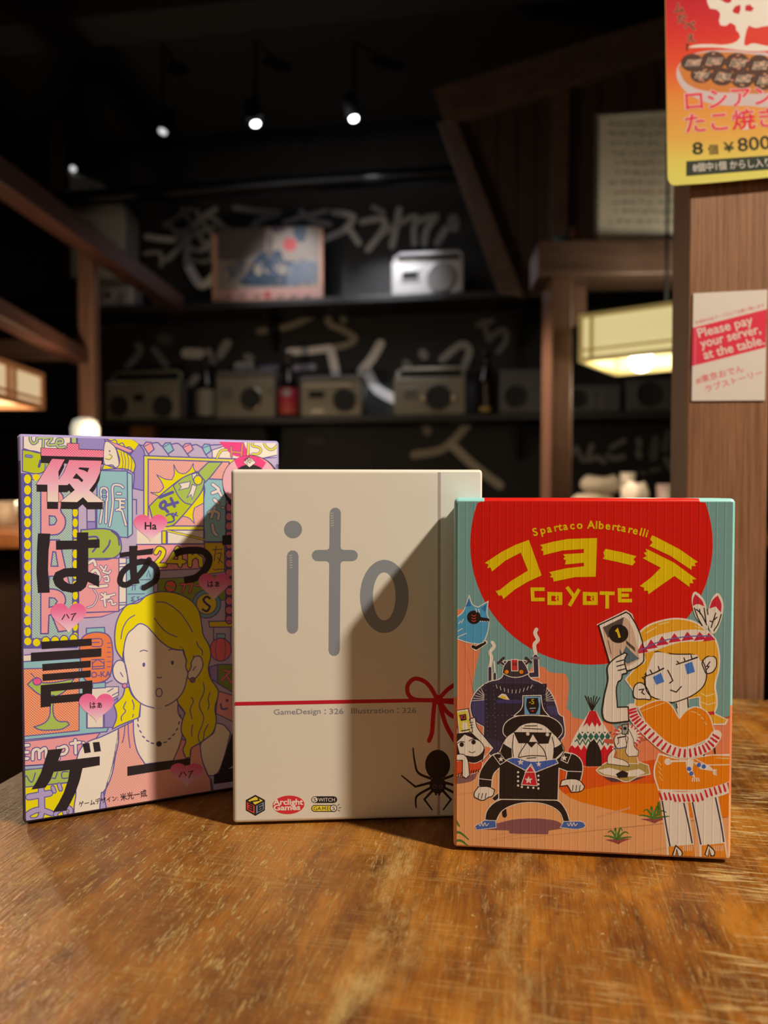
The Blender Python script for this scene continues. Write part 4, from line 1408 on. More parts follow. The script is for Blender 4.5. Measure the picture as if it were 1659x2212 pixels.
# bunting
s.frame(*A2)
s.stroke([(0, 150), (60, 178), (110, 190), (220, 165), (300, 155), (360, 200), (480, 175), (560, 165), (620, 205), (740, 188), (800, 182), (870, 215), (960, 190), (1110, 180)], 16, oln, 1, True)
for pts, c in (([(115, 195), (150, 148), (215, 150), (255, 240), (180, 302)], pnk), ([(360, 205), (400, 158), (460, 155), (505, 250), (430, 302)], tea), ([(615, 208), (655, 168), (720, 165), (755, 240), (680, 302)], pnk), ([(865, 215), (900, 172), (965, 178), (985, 260), (915, 310)], tea)):
    s.shape(pts, c, oln, 15, 1.6)
    s.stroke([(pts[0][0] + 12, pts[0][1] + 8), (pts[2][0] - 8, pts[2][1] + 16)], 10, oln, 2.4)
    s.stroke([pts[4], (pts[4][0] + 30, 340)], 14, oln, 1)
# the framed bottle picture
s.shape([(122, 322), (1300, 365), (1300, 1290), (122, 1290)], P(210, 194, 56), oln, 16, 2)
s.shape([(178, 368), (1215, 402), (1215, 1222), (178, 1222)], HT(P(226, 134, 122)), oln, 16, 3)
s.shape([(330, 860), (205, 792), (320, 790), (378, 730), (350, 660), (285, 565), (400, 622), (480, 632), (512, 560), (505, 435), (560, 532), (640, 552), (705, 510), (757, 420), (762, 490), (820, 560), (900, 720), (885, 930), (770, 990), (752, 1090), (770, 1190), (700, 1120), (630, 1100), (400, 1150)], yel, oln, 11, 3.8)
s.shape([(820, 530), (950, 405), (1125, 405), (970, 600), (890, 680)], grn, oln, 15, 5)
s.shape([(190, 970), (300, 860), (480, 708), (620, 605), (800, 525), (900, 640), (870, 765), (735, 950), (600, 1110), (470, 1222), (250, 1200)], olv, oln, 16, 5.6)
s.shape([(500, 705), (620, 605), (800, 528), (900, 640), (868, 765), (740, 950), (650, 925), (565, 840)], grn, oln, 14, 6.4)
s.shape([(572, 680), (720, 650), (700, 732), (570, 762), (602, 720)], wht, oln, 10, 7)
s.shape([(740, 690), (800, 712), (742, 880), (728, 820), (672, 862), (715, 780)], wht, oln, 10, 7)
s.shape([(740, 560), (800, 540), (790, 600), (750, 630)], wht, oln, 10, 7)
s.shape(ell(815, 635, 54, 60), yel, oln, 14, 7.6)
for pts in ([(325, 855), (490, 790)], [(340, 935), (385, 905), (405, 950), (375, 1000), (335, 975), (340, 935)], [(405, 960), (555, 920)], [(470, 870), (515, 970)], [(385, 990), (430, 1040)], [(410, 1090), (470, 1070), (510, 1150), (430, 1180)], [(490, 1060), (550, 1090)], [(540, 1050), (500, 1110)]):
    s.stroke(pts, 40 if pts[0][1] < 1050 else 22, oln, 7, len(pts) > 3)
s.shape([(890, 615), (1175, 630), (1175, 1424), (890, 1424)], tea, oln, 16, 4)
for pts, w in (([(1005, 690), (1080, 760), (1000, 800)], 34), ([(1080, 775), (1115, 835)], 30), ([(1025, 885), (1075, 935)], 34), ([(955, 1050), (1010, 1030), (1080, 1060), (1072, 1130)], 34), ([(1030, 985), (985, 1110)], 34), ([(1120, 985), (1145, 990)], 22), ([(1000, 1205), (1015, 1290), (1055, 1340)], 34)):
    s.ostroke(pts, w, pale, oln, 9, 5, len(pts) > 2)
# top right corner
s.shape([(995, 250), (1150, 195), (1280, 90), (1900, 90), (1900, 330), (1800, 345), (1300, 360), (1000, 350)], wht, oln, 12, 1.4)
s.shape([(1560, 372), (1900, 318), (1900, 520), (1560, 520)], lav, oln, 12, 1.5)
s.shape([(1815, 520), (1815, 450), (1850, 430), (1880, 450), (1880, 520)], lav, oln, 12, 2)
s.poly([(1050, 90), (1390, 90), (1420, 200), (1505, 330), (1300, 330), (1180, 250), (1100, 160)], hot, 2)
for pts, c in (([(1185, 245), (1110, 260), (1060, 350)], yel), ([(1240, 212), (1245, 335)], org), ([(1245, 270), (1375, 285)], org), ([(1385, 170), (1370, 325)], org), ([(1462, 150), (1455, 310)], yel), ([(1520, 150), (1512, 195), (1600, 218), (1620, 262), (1580, 300), (1512, 300)], yel), ([(1668, 100), (1672, 190), (1740, 245), (1810, 215), (1860, 130)], yel)):
    s.ostroke(pts, 20, c, oln, 8, 3, len(pts) > 2)
s.poly(ell(1500, 700, 368, 380), blk, 6)
s.shape(ell(1480, 650, 352, 330, 48), HT(P(226, 142, 156)), blk, 8, 6.5)
s.poly([(1275, 380), (1340, 345), (1470, 322), (1600, 345), (1690, 410), (1600, 520), (1340, 520)], hot, 7)
s.poly(ell(1480, 660, 236, 226, 40), blk, 7.5)
s.shape([(1475, 335), (1555, 410), (1475, 472), (1395, 405)], wht, blk, 5, 8.5)
s.text('限', 1440, 440, 96, blk, 9.5, -0.6)
# pink bulb column, banners and panels in the lower right
s.frame(0, 0, 1)
s.poly(rect(486, 1092, 506, 1345), P(96, 80, 120), 4.2)
for k in range(13):
    s.shape(ell(495, 1096 + k * 20.2, 8, 9), P(206, 112, 122), P(70, 55, 95), 2.2, 4.6)
s.frame(*A4)
s.poly([(330, -40), (640, -40), (640, 205), (330, 205)], wht, 3)
s.shape([(650, 40), (705, 40), (705, 205), (650, 205)], yel, oln, 14, 3.4)
s.shape([(720, 30), (1195, 30), (1195, 205), (720, 205)], pale, oln, 14, 3.4)
s.ostroke([(725, 40), (1190, 150)], 18, yel, oln, 8, 4)
s.shape([(325, 215), (1195, 208), (1195, 520), (600, 548), (325, 400)], pnk, oln, 14, 3)
s.shape([(1195, 190), (1450, 190), (1450, 565), (1195, 600)], P(206, 168, 30), oln, 12, 3)
for pts in ([(1300, 280), (1420, 275)], [(1345, 240), (1320, 420)], [(1360, 330), (1410, 330), (1375, 450)], [(1360, 380), (1430, 450)], [(1310, 530), (1330, 540)], [(1345, 535), (1440, 530)]):
    s.stroke(pts, 11, P(70, 55, 95), 4, len(pts) > 2)
for pts in ([(572, 320), (610, 265), (670, 295), (650, 370), (580, 465), (690, 480)], [(850, 260), (745, 430), (935, 435)], [(882, 330), (882, 480)], [(1008, 300), (1008, 480)], [(1012, 400), (1080, 350), (1145, 395), (1150, 480)]):
    s.ostroke(pts, 46, yel, P(70, 52, 90), 13, 4, len(pts) > 4)
s.shape([(195, 390), (545, 335), (545, 830), (195, 1000)], tea, oln, 14, 2.6)
for pts in ([(370, 668), (500, 662)], [(215, 850), (425, 845)], [(455, 625), (480, 545), (500, 625)], [(260, 740), (320, 735)], [(275, 745), (270, 800)], [(305, 740), (308, 800)], [(400, 730), (370, 770), (410, 800), (415, 770)], [(300, 880), (260, 900), (285, 915), (255, 935), (300, 935)], [(330, 890), (360, 885)], [(345, 890), (345, 935)], [(345, 410), (390, 395)]):
    s.stroke(pts, 11, oln, 3.4, len(pts) > 3)
s.shape([(100, 385), (195, 385), (195, 1000), (100, 1060)], pale, oln, 14, 2.2)
for y in (460, 500, 960, 990):
    s.stroke([(100, y), (195, y - 4)], 13, oln, 2.8)
s.shape([(590, 655), (1500, 600), (1500, 920), (1080, 960), (600, 840)], P(128, 140, 52), oln, 12, 3)
s.shape(ell(760, 750, 72, 72), P(206, 92, 70), P(70, 52, 90), 12, 4)
s.stroke([(700, 735), (810, 775)], 26, P(128, 140, 52), 4.8)
for pts in ([(890, 725), (1040, 715), (1005, 830)], [(958, 685), (915, 820)], [(1090, 740), (1180, 735)]):
    s.ostroke(pts, 22, P(214, 104, 92), P(70, 52, 90), 8, 4, False)
s.shape(ell(1222, 975, 180, 180, 40), P(110, 150, 150), oln, 14, 4.4)
s.shape(ell(1222, 975, 130, 130, 36), P(210, 180, 50), oln, 12, 5.2)
s.stroke([(1262, 905), (1225, 880), (1182, 920), (1215, 970), (1262, 1010), (1225, 1068), (1172, 1045)], 28, P(60, 48, 80), 6, True)
s.shape([(1250, 1200), (1700, 1185), (1700, 1270), (1260, 1272)], P(206, 176, 40), oln, 14, 4.4)
s.frame(*A6)
for x in (1190, 1380):
    s.stroke([(x, 440), (x, 620)], 12, oln, 3)
s.shape([(1225, 510), (1320, 510), (1320, 560), (1225, 560)], tea, oln, 11, 3.4)
s.shape(ell(1268, 685, 118, 128), P(214, 100, 100), oln, 12, 4)
for dx in (-40, 40):
    s.stroke([(1268 + dx, 570), (1268 + dx * 1.4, 685), (1268 + dx, 800)], 8, oln, 4.8, True)
s.shape([(1140, 880), (1235, 850), (1235, 1060), (1160, 1010)], dlav, oln, 12, 2.4)
s.shape([(1235, 850), (1500, 850), (1500, 1215), (1235, 1060)], P(120, 132, 56), oln, 13, 3.4)
for pts in ([(1300, 915), (1375, 930), (1275, 1030)], [(1340, 985), (1390, 1055)]):
    s.ostroke(pts, 18, P(214, 112, 90), oln, 6, 4.4)
s.shape([(1240, 1145), (1500, 1220), (1500, 1530), (1215, 1395)], pnk, oln, 12, 2.8)
s.stroke([(1270, 1290), (1285, 1345), (1340, 1340)], 20, oln, 3.6, True)
s.poly(ell(1340, 1250, 16, 16), oln, 3.6)
# pink sign with white brush characters, green plaque
s.frame(*A3)
s.shape([(800, 85), (1180, 85), (1270, 140), (1310, 240), (1305, 370), (1215, 445), (800, 460)], P(156, 170, 66), oln, 17, 2)
s.stroke([(1190, 100), (1270, 170), (1290, 280)], 22, oln, 2.8, True)
for pts in ([(890, 180), (1005, 180), (1010, 280), (950, 365)], [(1170, 225), (1150, 290), (1085, 370)]):
    s.stroke(pts, 24, oln, 3, True)
s.shape([(770, 455), (1285, 448), (1285, 1130), (770, 1150)], pnk, oln, 14, 1.6)
s.shape([(760, 1145), (1270, 1125), (1060, 1200), (790, 1215)], pnk, oln, 13, 1.8)
for pts, w in (([(900, 510), (960, 480), (985, 540)], 34), ([(930, 640), (990, 600), (1035, 680), (1010, 760)], 36), ([(1050, 550), (1095, 600), (1120, 550)], 22), ([(1080, 620), (1150, 640), (1175, 610)], 22), ([(1090, 690), (1140, 680), (1150, 740), (1105, 740)], 22), ([(910, 810), (1000, 815), (1130, 800)], 34), ([(1060, 905), (1120, 935), (1230, 910)], 24), ([(1110, 900), (1100, 960), (1110, 1060)], 26), ([(1060, 975), (1160, 950)], 24), ([(1150, 1000), (1190, 990), (1200, 1040), (1245, 1030)], 22), ([(960, 850), (1010, 940), (960, 1050), (880, 1080)], 12)):
    s.ostroke(pts, w, wht, oln, 8, 3, len(pts) > 2)
# lantern, cocktail window and signs down the left side
s.frame(*A5)
s.stroke([(75, 385), (820, 330)], 12, oln, 1.4)
s.poly([(60, 395), (820, 340), (820, 420), (60, 470)], pale, 1.2)
s.shape([(50, 470), (868, 420), (872, 1320), (1150, 1312), (1130, 1365), (50, 1475)], tea, oln, 14, 2)
s.shape([(50, 562), (778, 542), (775, 1354), (50, 1428)], HT(P(226, 108, 58)), oln, 13, 3)
s.shape([(880, 800), (1280, 790), (1280, 900), (1085, 1000), (1085, 1318), (880, 1318)], pale, oln, 12, 1.6)
s.shape([(1095, 1050), (1270, 930), (1250, 1310), (1100, 1312)], dlav, oln, 12, 1.5)
s.shape([(115, 762), (190, 690), (320, 740), (710, 690), (600, 840), (430, 925), (270, 890)], grn, oln, 15, 4)
s.shape([(395, 900), (452, 900), (455, 1170), (520, 1235), (620, 1240), (650, 1275), (560, 1330), (420, 1345), (270, 1340), (200, 1305), (330, 1255), (392, 1180)], grn, oln, 15, 4)
s.shape(ell(238, 722, 54, 48), P(232, 80, 122), oln, 13, 5)
s.stroke([(225, 690), (160, 620)], 12, oln, 5.6)
s.shape([(868, 42), (1100, 30), (1106, 102), (868, 112)], tea, oln, 14, 3)
s.shape([(800, 190), (880, 115), (1100, 105), (1165, 150), (1195, 235), (1195, 560), (1150, 680), (1080, 725), (940, 742), (850, 700), (800, 500)], org, oln, 16, 3.6)
for y in (232, 288, 350, 410, 470, 535):
    s.stroke([(1135, y), (1180, y - 2)], 10, oln, 4.4)
for pts in ([(940, 180), (1060, 180), (1060, 270), (940, 275)], [(930, 225), (1030, 222)], [(945, 470), (945, 565), (1095, 555), (1095, 465)], [(950, 535), (1090, 525)], [(950, 490), (1010, 440), (1090, 490)], [(940, 445), (1095, 440)]):
    s.stroke(pts, 13, oln, 4.4, len(pts) == 4 and pts[0][1] == 180)
s.text('O-KA', 925, 675, 105, oln, 4.4, -0.05, 0.02)
s.shape([(945, 748), (1112, 732), (1112, 802), (950, 812)], tea, oln, 14, 3)
for pts in ([(1125, 745), (1200, 710)], [(1140, 855), (1210, 812)], [(1200, 900), (1275, 860)]):
    s.stroke(pts, 12, oln, 3)
s.frame(*A7)
s.shape([(50, 250), (1045, 135), (1000, 195), (780, 470), (745, 485), (50, 562)], pnk, oln, 14, 3.4)
for pts in ([(50, 300), (128, 294)], [(50, 390), (122, 384)], [(50, 472), (120, 464)], [(62, 300), (62, 470)], [(182, 475), (190, 370), (240, 345), (262, 370), (266, 460)], [(268, 380), (330, 335), (352, 360), (352, 450)], [(505, 330), (512, 470)], [(510, 345), (590, 308), (622, 350), (590, 402), (520, 412)], [(726, 230), (732, 398)], [(672, 275), (785, 258)], [(830, 265), (850, 330)]):
    s.ostroke(pts, 34, wht, oln, 13, 4.4, len(pts) > 3)
s.shape([(50, 565), (320, 545), (320, 588), (50, 612)], P(150, 160, 200), oln, 12, 3.6)
s.shape([(50, 618), (680, 540), (640, 775), (50, 838)], grn, oln, 13, 3.4)
for pts in ([(85, 700), (105, 690), (140, 750), (180, 760), (215, 650)], [(430, 715), (470, 720), (500, 640)], [(635, 632), (560, 640), (560, 715), (630, 712)]):
    s.stroke(pts, 15, oln, 4.4, len(pts) > 3)
s.shape([(40, 838), (760, 755), (720, 1100), (712, 1235), (40, 1330)], yel, oln, 13, 3.6)
bl = [([(130, 958), (400, 908)], 66), ([(292, 860), (298, 1130)], 66), ([(300, 1120), (210, 1130), (115, 1190), (150, 1255), (260, 1240), (300, 1150)], 58), ([(290, 1120), (420, 1165)], 56), ([(438, 835), (458, 885)], 38), ([(520, 800), (538, 858)], 38), ([(560, 1010), (600, 1200)], 44), ([(490, 1230), (480, 1160), (600, 1090), (670, 1120), (650, 1220)], 40)]
for pts, w in bl:
    s.stroke(pts, w + 26, oln, 4.6, len(pts) > 3)
for pts, w in bl:
    s.stroke(pts, w, P(164, 144, 182), 5.2, len(pts) > 3)
s.build('cover_town_print', PR1, b1)

# the woman
skin = P(219, 202, 180)
s.frame(*A6)
hair = yel
s.shape([(1215, 1500), (1300, 1522), (1378, 1610), (1300, 1900), (1230, 2062), (1190, 2085), (1130, 2085), (1060, 1900), (1045, 1740), (1080, 1690), (1190, 1610)], skin, oln, 13, 6.5)
s.shape([(135, 1560), (300, 1480), (312, 1640), (350, 1830), (430, 1955), (740, 1915), (830, 1680), (1040, 1740), (1060, 1900), (1130, 2085), (1165, 2135), (1165, 2600), (-80, 2600), (0, 2200), (60, 2000), (110, 1740)], HT(P(224, 132, 118)), oln, 13, 7)
s.stroke([(1160, 2130), (1175, 2400)], 26, P(96, 80, 120), 7.8)
s.shape([(380, 1270), (800, 1225), (800, 1400), (850, 1480), (838, 1650), (800, 1780), (740, 1918), (430, 1958), (345, 1820), (305, 1640), (298, 1450), (370, 1430)], skin, oln, 13, 8)
s.frame(*A7)
s.shape([(1278, 82), (1050, 190), (900, 245), (800, 330), (745, 470), (700, 700), (735, 900), (712, 1080), (712, 1260), (1035, 1200), (1052, 990), (1080, 905), (1130, 830), (1200, 650), (1242, 420), (1278, 250)], skin, oln, 15, 7.6)
s.shape([(1060, 900), (1085, 890), (1125, 1170), (1040, 1190)], P(164, 144, 182), oln, 13, 8.2)
s.frame(*A6)
for pts in ([(205, 1520), (195, 1640), (175, 1720)], [(240, 1500), (245, 1640), (262, 1775)]):
    s.stroke(pts, 11, oln, 8.4, True)
s.shape([(205, 1110), (245, 1100), (290, 1200), (380, 1280), (360, 1440), (180, 1512), (65, 1568), (112, 1440), (108, 1375), (82, 1300), (180, 1200)], hair, oln, 13, 8.6)
s.shape([(180, 800), (110, 690), (92, 540), (108, 400), (150, 290), (230, 190), (350, 165), (440, 90), (570, 45), (700, 45), (830, 78), (950, 150), (1025, 255), (1055, 390), (1075, 520), (1140, 640), (1160, 740), (1132, 900), (1160, 1010), (1240, 1140), (1240, 1200), (1205, 1330), (1220, 1480), (1180, 1610), (1070, 1700), (1035, 1725), (940, 1790), (930, 1880), (882, 1890), (850, 1800), (882, 1700), (832, 1600), (842, 1480), (872, 1390), (800, 1290), (780, 1200), (830, 800), (500, 600), (300, 560), (190, 700)], hair, oln, 14, 9)
s.shape([(930, 840), (968, 772), (1040, 760), (1072, 840), (1050, 920), (990, 1000), (920, 1012), (890, 940)], skin, oln, 13, 9.6, True)
s.shape([(210, 860), (165, 805), (105, 822), (70, 900), (90, 1000), (160, 1060), (235, 1050)], skin, oln, 13, 9.6, True)
s.shape([(370, 397), (325, 425), (305, 445), (240, 505), (205, 600), (190, 740), (205, 850), (232, 970), (250, 1070), (295, 1190), (380, 1280), (480, 1322), (560, 1335), (640, 1318), (790, 1230), (860, 1130), (892, 1010), (905, 940), (882, 880), (885, 800), (862, 740), (850, 690), (790, 690), (700, 662), (600, 590), (500, 480), (440, 420)], skin, oln, 13, 10)
s.stroke([(545, 1328), (635, 1316)], 26, skin, 10.8)
s.shape([(820, 655), (850, 655), (868, 740), (888, 800), (880, 870), (905, 942), (940, 880), (940, 830), (968, 770), (930, 640)], hair, oln, 13, 10.4)
s.poly([(800, 600), (940, 600), (985, 745), (900, 770), (865, 690)], hair, 11.4)
s.stroke([(700, 662), (760, 682), (835, 690)], 13, oln, 11.6, True)
s.poly(ell(415, 853, 16, 25), oln, 11)
s.poly(ell(733, 830, 16, 24), oln, 11)
for pts in ([(372, 707), (412, 692), (455, 702)], [(690, 690), (740, 680), (790, 686)], [(558, 993), (585, 998), (612, 992)], [(155, 940), (182, 985)], [(990, 875), (960, 915)]):
    s.stroke(pts, 11, oln, 11, len(pts) > 2)
s.stroke(ell(583, 1162, 35, 46), 11, oln, 11, False, True)
for pts in ([(160, 566), (182, 450), (240, 350), (315, 302)], [(555, 156), (660, 165), (800, 260), (900, 390), (955, 490)], [(530, 335), (620, 450), (700, 510), (785, 545)], [(1002, 600), (1020, 650), (1060, 690), (1065, 745)],
            [(1075, 1050), (1085, 1150), (1030, 1300), (1080, 1450), (1020, 1640), (1040, 1725)], [(1150, 1160), (1130, 1230), (1140, 1290), (1130, 1350)], [(945, 1215), (965, 1260), (930, 1350), (950, 1450)], [(960, 1520), (945, 1580), (950, 1650)], [(1130, 1515), (1090, 1590), (1075, 1700)],
            [(800, 1290), (850, 1350), (875, 1400)], [(215, 1265), (190, 1330), (212, 1370), (165, 1430), (170, 1475)], [(285, 1245), (305, 1300), (300, 1350)], [(298, 1405), (292, 1435)], [(940, 1780), (935, 1850)]):
    s.stroke(pts, 11, oln, 11.8, len(pts) > 2)
s.shape(ell(203, 1086, 26, 26), P(226, 120, 140), oln, 11, 12)
s.shape(ell(957, 1022, 28, 28), P(140, 90, 100), oln, 11, 12)
nk = [(350, 1465), (352, 1530), (378, 1595), (412, 1655), (458, 1700), (510, 1725), (650, 1715), (700, 1675), (745, 1630), (782, 1570), (806, 1500), (822, 1425)]
for x, y in nk:
    dx, dy = (x - 583), (y - 1430)
    l = math.hypot(dx, dy)
    s.stroke([(x - dy / l * 13 * 1, y + dx / l * 13), (x + dy / l * 13, y - dx / l * 13)], 15, oln, 11)
s.poly(ell(583, 1733, 31, 31), P(52, 44, 52), 11)
s.build('cover_woman_print', PR1, b1)

s.soft = False
# black brush-cut title, running down and across
s.frame(*A1)
g1 = [(290, 285), (622, 297), (625, 225), (770, 230), (770, 302), (1088, 315), (1085, 402), (290, 382)]
g2 = [(430, 422), (590, 430), (510, 585), (515, 690), (580, 600), (650, 437), (1065, 447), (1040, 600), (985, 720), (905, 825), (1095, 975), (885, 975), (825, 912), (750, 975), (535, 970), (720, 820), (650, 735), (625, 757), (510, 757), (510, 972), (370, 970), (370, 752), (230, 750)]
h1, h2 = [(765, 540), (790, 530), (905, 538), (882, 595), (845, 572), (770, 552)], [(740, 605), (830, 695), (810, 722), (765, 680), (692, 672)]
for dy in (18, 36, 54, 72, 90):
    for g in (g1, g2):
        s.poly([(x - 3, y + dy) for x, y in g], blk, 13)
for g in (g1, g2):
    s.stroke(g, 12, blk, 13.6, False, True)


def ygrad(p):
    f = min(1, max(0, (p[1] - 300) / 640))
    c = [a + (b - a) * f for a, b in zip((222, 78, 118), (226, 194, 186))]
    return (*P(*c), min(1.0, max(0.25, (p[1] - 150) / 650)))


def hslice(pts, ycuts):
    """horizontal bands of a simple outline (so that a colour ramp follows the height)"""
    def clip(poly, yv, keep_below):
        out = []
        for i, p in enumerate(poly):
            q = poly[(i + 1) % len(poly)]
            pin, qin = ((p[1] <= yv) == keep_below), ((q[1] <= yv) == keep_below)
            if pin:
                out.append(p)
            if pin != qin:
                f = (yv - p[1]) / (q[1] - p[1])
                out.append((p[0] + (q[0] - p[0]) * f, yv))
        return out
    res = []
    lo = list(pts)
    for yv in ycuts:
        up = clip(lo, yv, True)
        if len(up) > 2:
            res.append(up)
        lo = clip(lo, yv, False)
        if len(lo) < 3:
            return res
    res.append(lo)
    return res


s.poly(g1, ygrad, 14)
s.poly(g2, ygrad, 14)
s.poly(h1, blk, 14.6)
s.poly(h2, blk, 14.6)
s.build('title_character', PR1, b1, 'pink title character with black drop edge')
s.frame(*A3)
s.poly([(250, 130), (408, 135), (385, 350), (378, 600), (400, 888), (250, 892), (232, 640), (237, 350)], blk, 13)
s.poly([(480, 225), (748, 222), (748, 120), (893, 118), (893, 212), (1037, 205), (1038, 312), (893, 318), (893, 622), (1035, 670), (1032, 818), (888, 748), (860, 820), (800, 868), (680, 888), (560, 865), (472, 800), (438, 710), (472, 630), (580, 580), (680, 572), (745, 575), (748, 330), (482, 340)], blk, 13,
       holes=([(740, 683), (620, 683), (572, 705), (582, 735), (640, 775), (700, 778), (742, 742)],))
s.build('title_character', PR1, b1)
s.frame(*A4)
s.poly([(110, 320), (545, 262), (530, 338), (110, 378)], blk, 13)
s.poly([(232, 232), (340, 230), (325, 420), (332, 560), (365, 710), (290, 722), (250, 650), (235, 500)], blk, 13)
s.stroke([(485, 410), (420, 530), (310, 655), (190, 730), (115, 690), (150, 565), (280, 465), (430, 432), (545, 475), (590, 570), (560, 680), (420, 768)], 74, blk, 13, True)
s.build('title_character', PR1, b1)
s.frame(*A4)
s.stroke([(815, 335), (900, 302), (1040, 287), (1170, 300), (1248, 375), (1240, 470), (1180, 560), (1080, 640), (935, 672)], 92, blk, 13, True, False, False)
s.build('title_character', PR1, b1)
s.frame(*A4)
s.poly([(1422, 98), (1900, 60), (1900, 170), (1590, 215), (1422, 222)], blk, 13)
s.build('title_character', PR1, b1)
s.frame(*A5)
for q in ([(290, 215), (935, 172), (938, 262), (300, 308)], [(160, 355), (1062, 297), (1060, 402), (160, 467)], [(305, 500), (925, 455), (922, 540), (308, 585)], [(307, 630), (925, 580), (922, 665), (310, 715)]):
    s.poly(q, blk, 13)
s.poly([(285, 770), (945, 708), (942, 870), (935, 962), (415, 1005), (415, 1040), (285, 1055)], blk, 13, holes=([(415, 850), (415, 910), (820, 872), (820, 812)],))
s.build('title_character', PR1, b1)
s.frame(*A7)
s.poly([(380, 355), (565, 335), (505, 500), (1040, 435), (1040, 550), (820, 588), (785, 740), (730, 900), (672, 1020), (610, 1130), (440, 1150), (520, 1020), (580, 900), (635, 740), (655, 608), (450, 635), (410, 740), (345, 835), (165, 860), (230, 760), (290, 640)], blk, 13)
s.poly([(820, 275), (905, 262), (925, 385), (845, 398)], blk, 13)
s.poly([(950, 258), (1035, 250), (1055, 370), (970, 382)], blk, 13)
s.build('title_character', PR1, b1)
s.frame(*A6)
s.poly([(232, 1985), (935, 1888), (930, 1965), (720, 2010), (232, 2090)], blk, 13)
s.build('title_character', PR1, b1)
s.frame(*A6)
s.poly([(1392, 1620), (1560, 1590), (1430, 1960), (1350, 2010), (1660, 1960), (1700, 2110), (1190, 2180), (1195, 2072), (1250, 2052)], blk, 13)
s.build('title_character', PR1, b1)

s.soft = True
# pink hearts carrying small words
s.frame(0, 0, 1)


def heart(cx, cy, w, h, dark=1.0):
    pts = []
    for i in range(48):
        a = 2 * math.pi * i / 48
        x = math.sin(a) ** 3
        y = -(13 * math.cos(a) - 5 * math.cos(2 * a) - 2 * math.cos(3 * a) - math.cos(4 * a)) / 16
        pts.append((cx + x * w / 2, cy + (y + 0.03) * h / 1.82))
    y0, y1 = min(p[1] for p in pts), max(p[1] for p in pts)

    def g(p):
        f = min(1, max(0, (p[1] - y0) / (y1 - y0)))
        f = max(0, (f - 0.12) / 0.88)
        return P(*[(a + (b - a) * f) for a, b in zip((228, 92, 128), (228, 196, 192))])
    for q in hslice(pts, [y0 + (y1 - y0) * k for k in (0.12, 0.36, 0.6, 0.8)]):
        s.poly(q, g, 16)


for hh in ((325, 1135, 72, 60), (148, 1329, 77, 66), (208.5, 1523, 75, 63), (462.8, 1262, 68, 60), (403, 1669, 71, 52)):
    s.frame(0, 0, 1)
    heart(*hh)
    s.build('heart_badge', PR1, b1)
s.frame(0, 0, 1)
def word(f):
    s.frame(0, 0, 1)
    f()
    s.build('small_lettering', PR1, b1)


word(lambda: s.text('Ha', 312.5, 1143.5, 22.5, blk, 18, 0, 0.02, fit=26))


def katakana_ha(x, y):
    s.stroke([(x - 8, y - 6), (x - 14, y + 4)], 2.2, blk, 18)
    s.stroke([(x - 4, y - 7), (x + 1, y + 1)], 2.2, blk, 18)
    s.stroke([(x + 6, y - 7), (x + 16, y - 9), (x + 10, y - 2)], 2.2, blk, 18)
    s.stroke([(x + 11, y - 4), (x + 7, y + 6)], 2.2, blk, 18)


word(lambda: katakana_ha(148, 1334))
word(lambda: katakana_ha(401, 1674))
word(lambda: s.text('はぁ', 193, 1530, 16.5, blk, 18, -0.08, 0.02, 0.9))
word(lambda: s.text('はぁ', 447, 1268, 16.5, blk, 18, -0.06, 0.02, 0.9))
word(lambda: (s.text('ゲームデザイン:', 171, 1742.5, 13.2, blk, 18, -0.17, 0.01, fit=86), s.text('米光一成', 261, 1728.5, 16.8, blk, 18, -0.17, 0.012, fit=58)))

# ---- box two: plain white cover with a grey word and a red cord
iw, ig, ir, ik = P(204, 190, 163), P(126, 126, 122), P(176, 20, 36), P(34, 28, 27)
PR2 = print_mat('matte_print', 0.5)
b2, s, W2, H2 = gamebox('board_game_box', 'white game box with grey lettering, red cord and black spider, in the middle', (503, 1785), (1040, 1769), 1013.5, 0.034,
                        mat('white_box_wrap', iw, 0.48), mat('white_tray_wrap', iw, 0.5), 0.95, 0.0016)
F3, F4 = (480, 980, 2.86), (480, 1400, 2.86)
s.frame(*F3)
s.poly(ell(438, 468, 55, 54, 36), ig, 2)
s.stroke([(436, 632), (434, 1077)], 71, ig, 2)
s.stroke([(699, 367), (692, 1215)], 69, ig, 2)
s.stroke([(588, 629), (804, 629)], 69, ig, 2)
for sx_, sy_ in ((-1, -1), (1, -1), (-1, 1), (1, 1)):
    x, y = 697 + sx_ * 33, 629 + sy_ * 33
    s.poly([(x, y), (x + sx_ * 22, y), (x + sx_ * 7, y + sy_ * 7), (x, y + sy_ * 22)], ig, 2)
s.poly(ell(1002, 882, 150, 226, 56), ig, 2, holes=(ell(1001, 881, 70, 149, 48),))
for x, y in ((422, 630), (676, 370)):
    for k in range(6):
        s.stroke([(x - 6 + k * 0.5, y + k * 15), (x + 9 + k * 0.5, y - 3 + k * 15)], 2.6, P(206, 190, 166), 3)
s.stroke([(1341, 60), (1337, 2300)], 17, P(160, 140, 128), 1, cap=False)
s.poly([(1352, 60), (1640, 60), (1640, 2300), (1346, 2300)], P(202, 194, 168), 0.6)
s.build('title_lettering', PR2, b2, 'grey rounded three letter word')
s.frame(*F4)
s.stroke([(40, 345), (400, 338), (700, 332), (1000, 327), (1320, 322), (1900, 318)], 23, ir, 2, True)
s.stroke([(1330, 318), (1285, 240), (1240, 200), (1185, 190), (1146, 230), (1150, 285), (1195, 318), (1330, 322)], 26, ir, 2.5, True)
s.stroke([(1335, 318), (1400, 250), (1470, 215), (1530, 240), (1530, 300), (1460, 335), (1340, 325)], 26, ir, 2.5, True)
s.stroke([(1312, 330), (1302, 440), (1296, 520), (1278, 572)], 27, ir, 2.5, True)
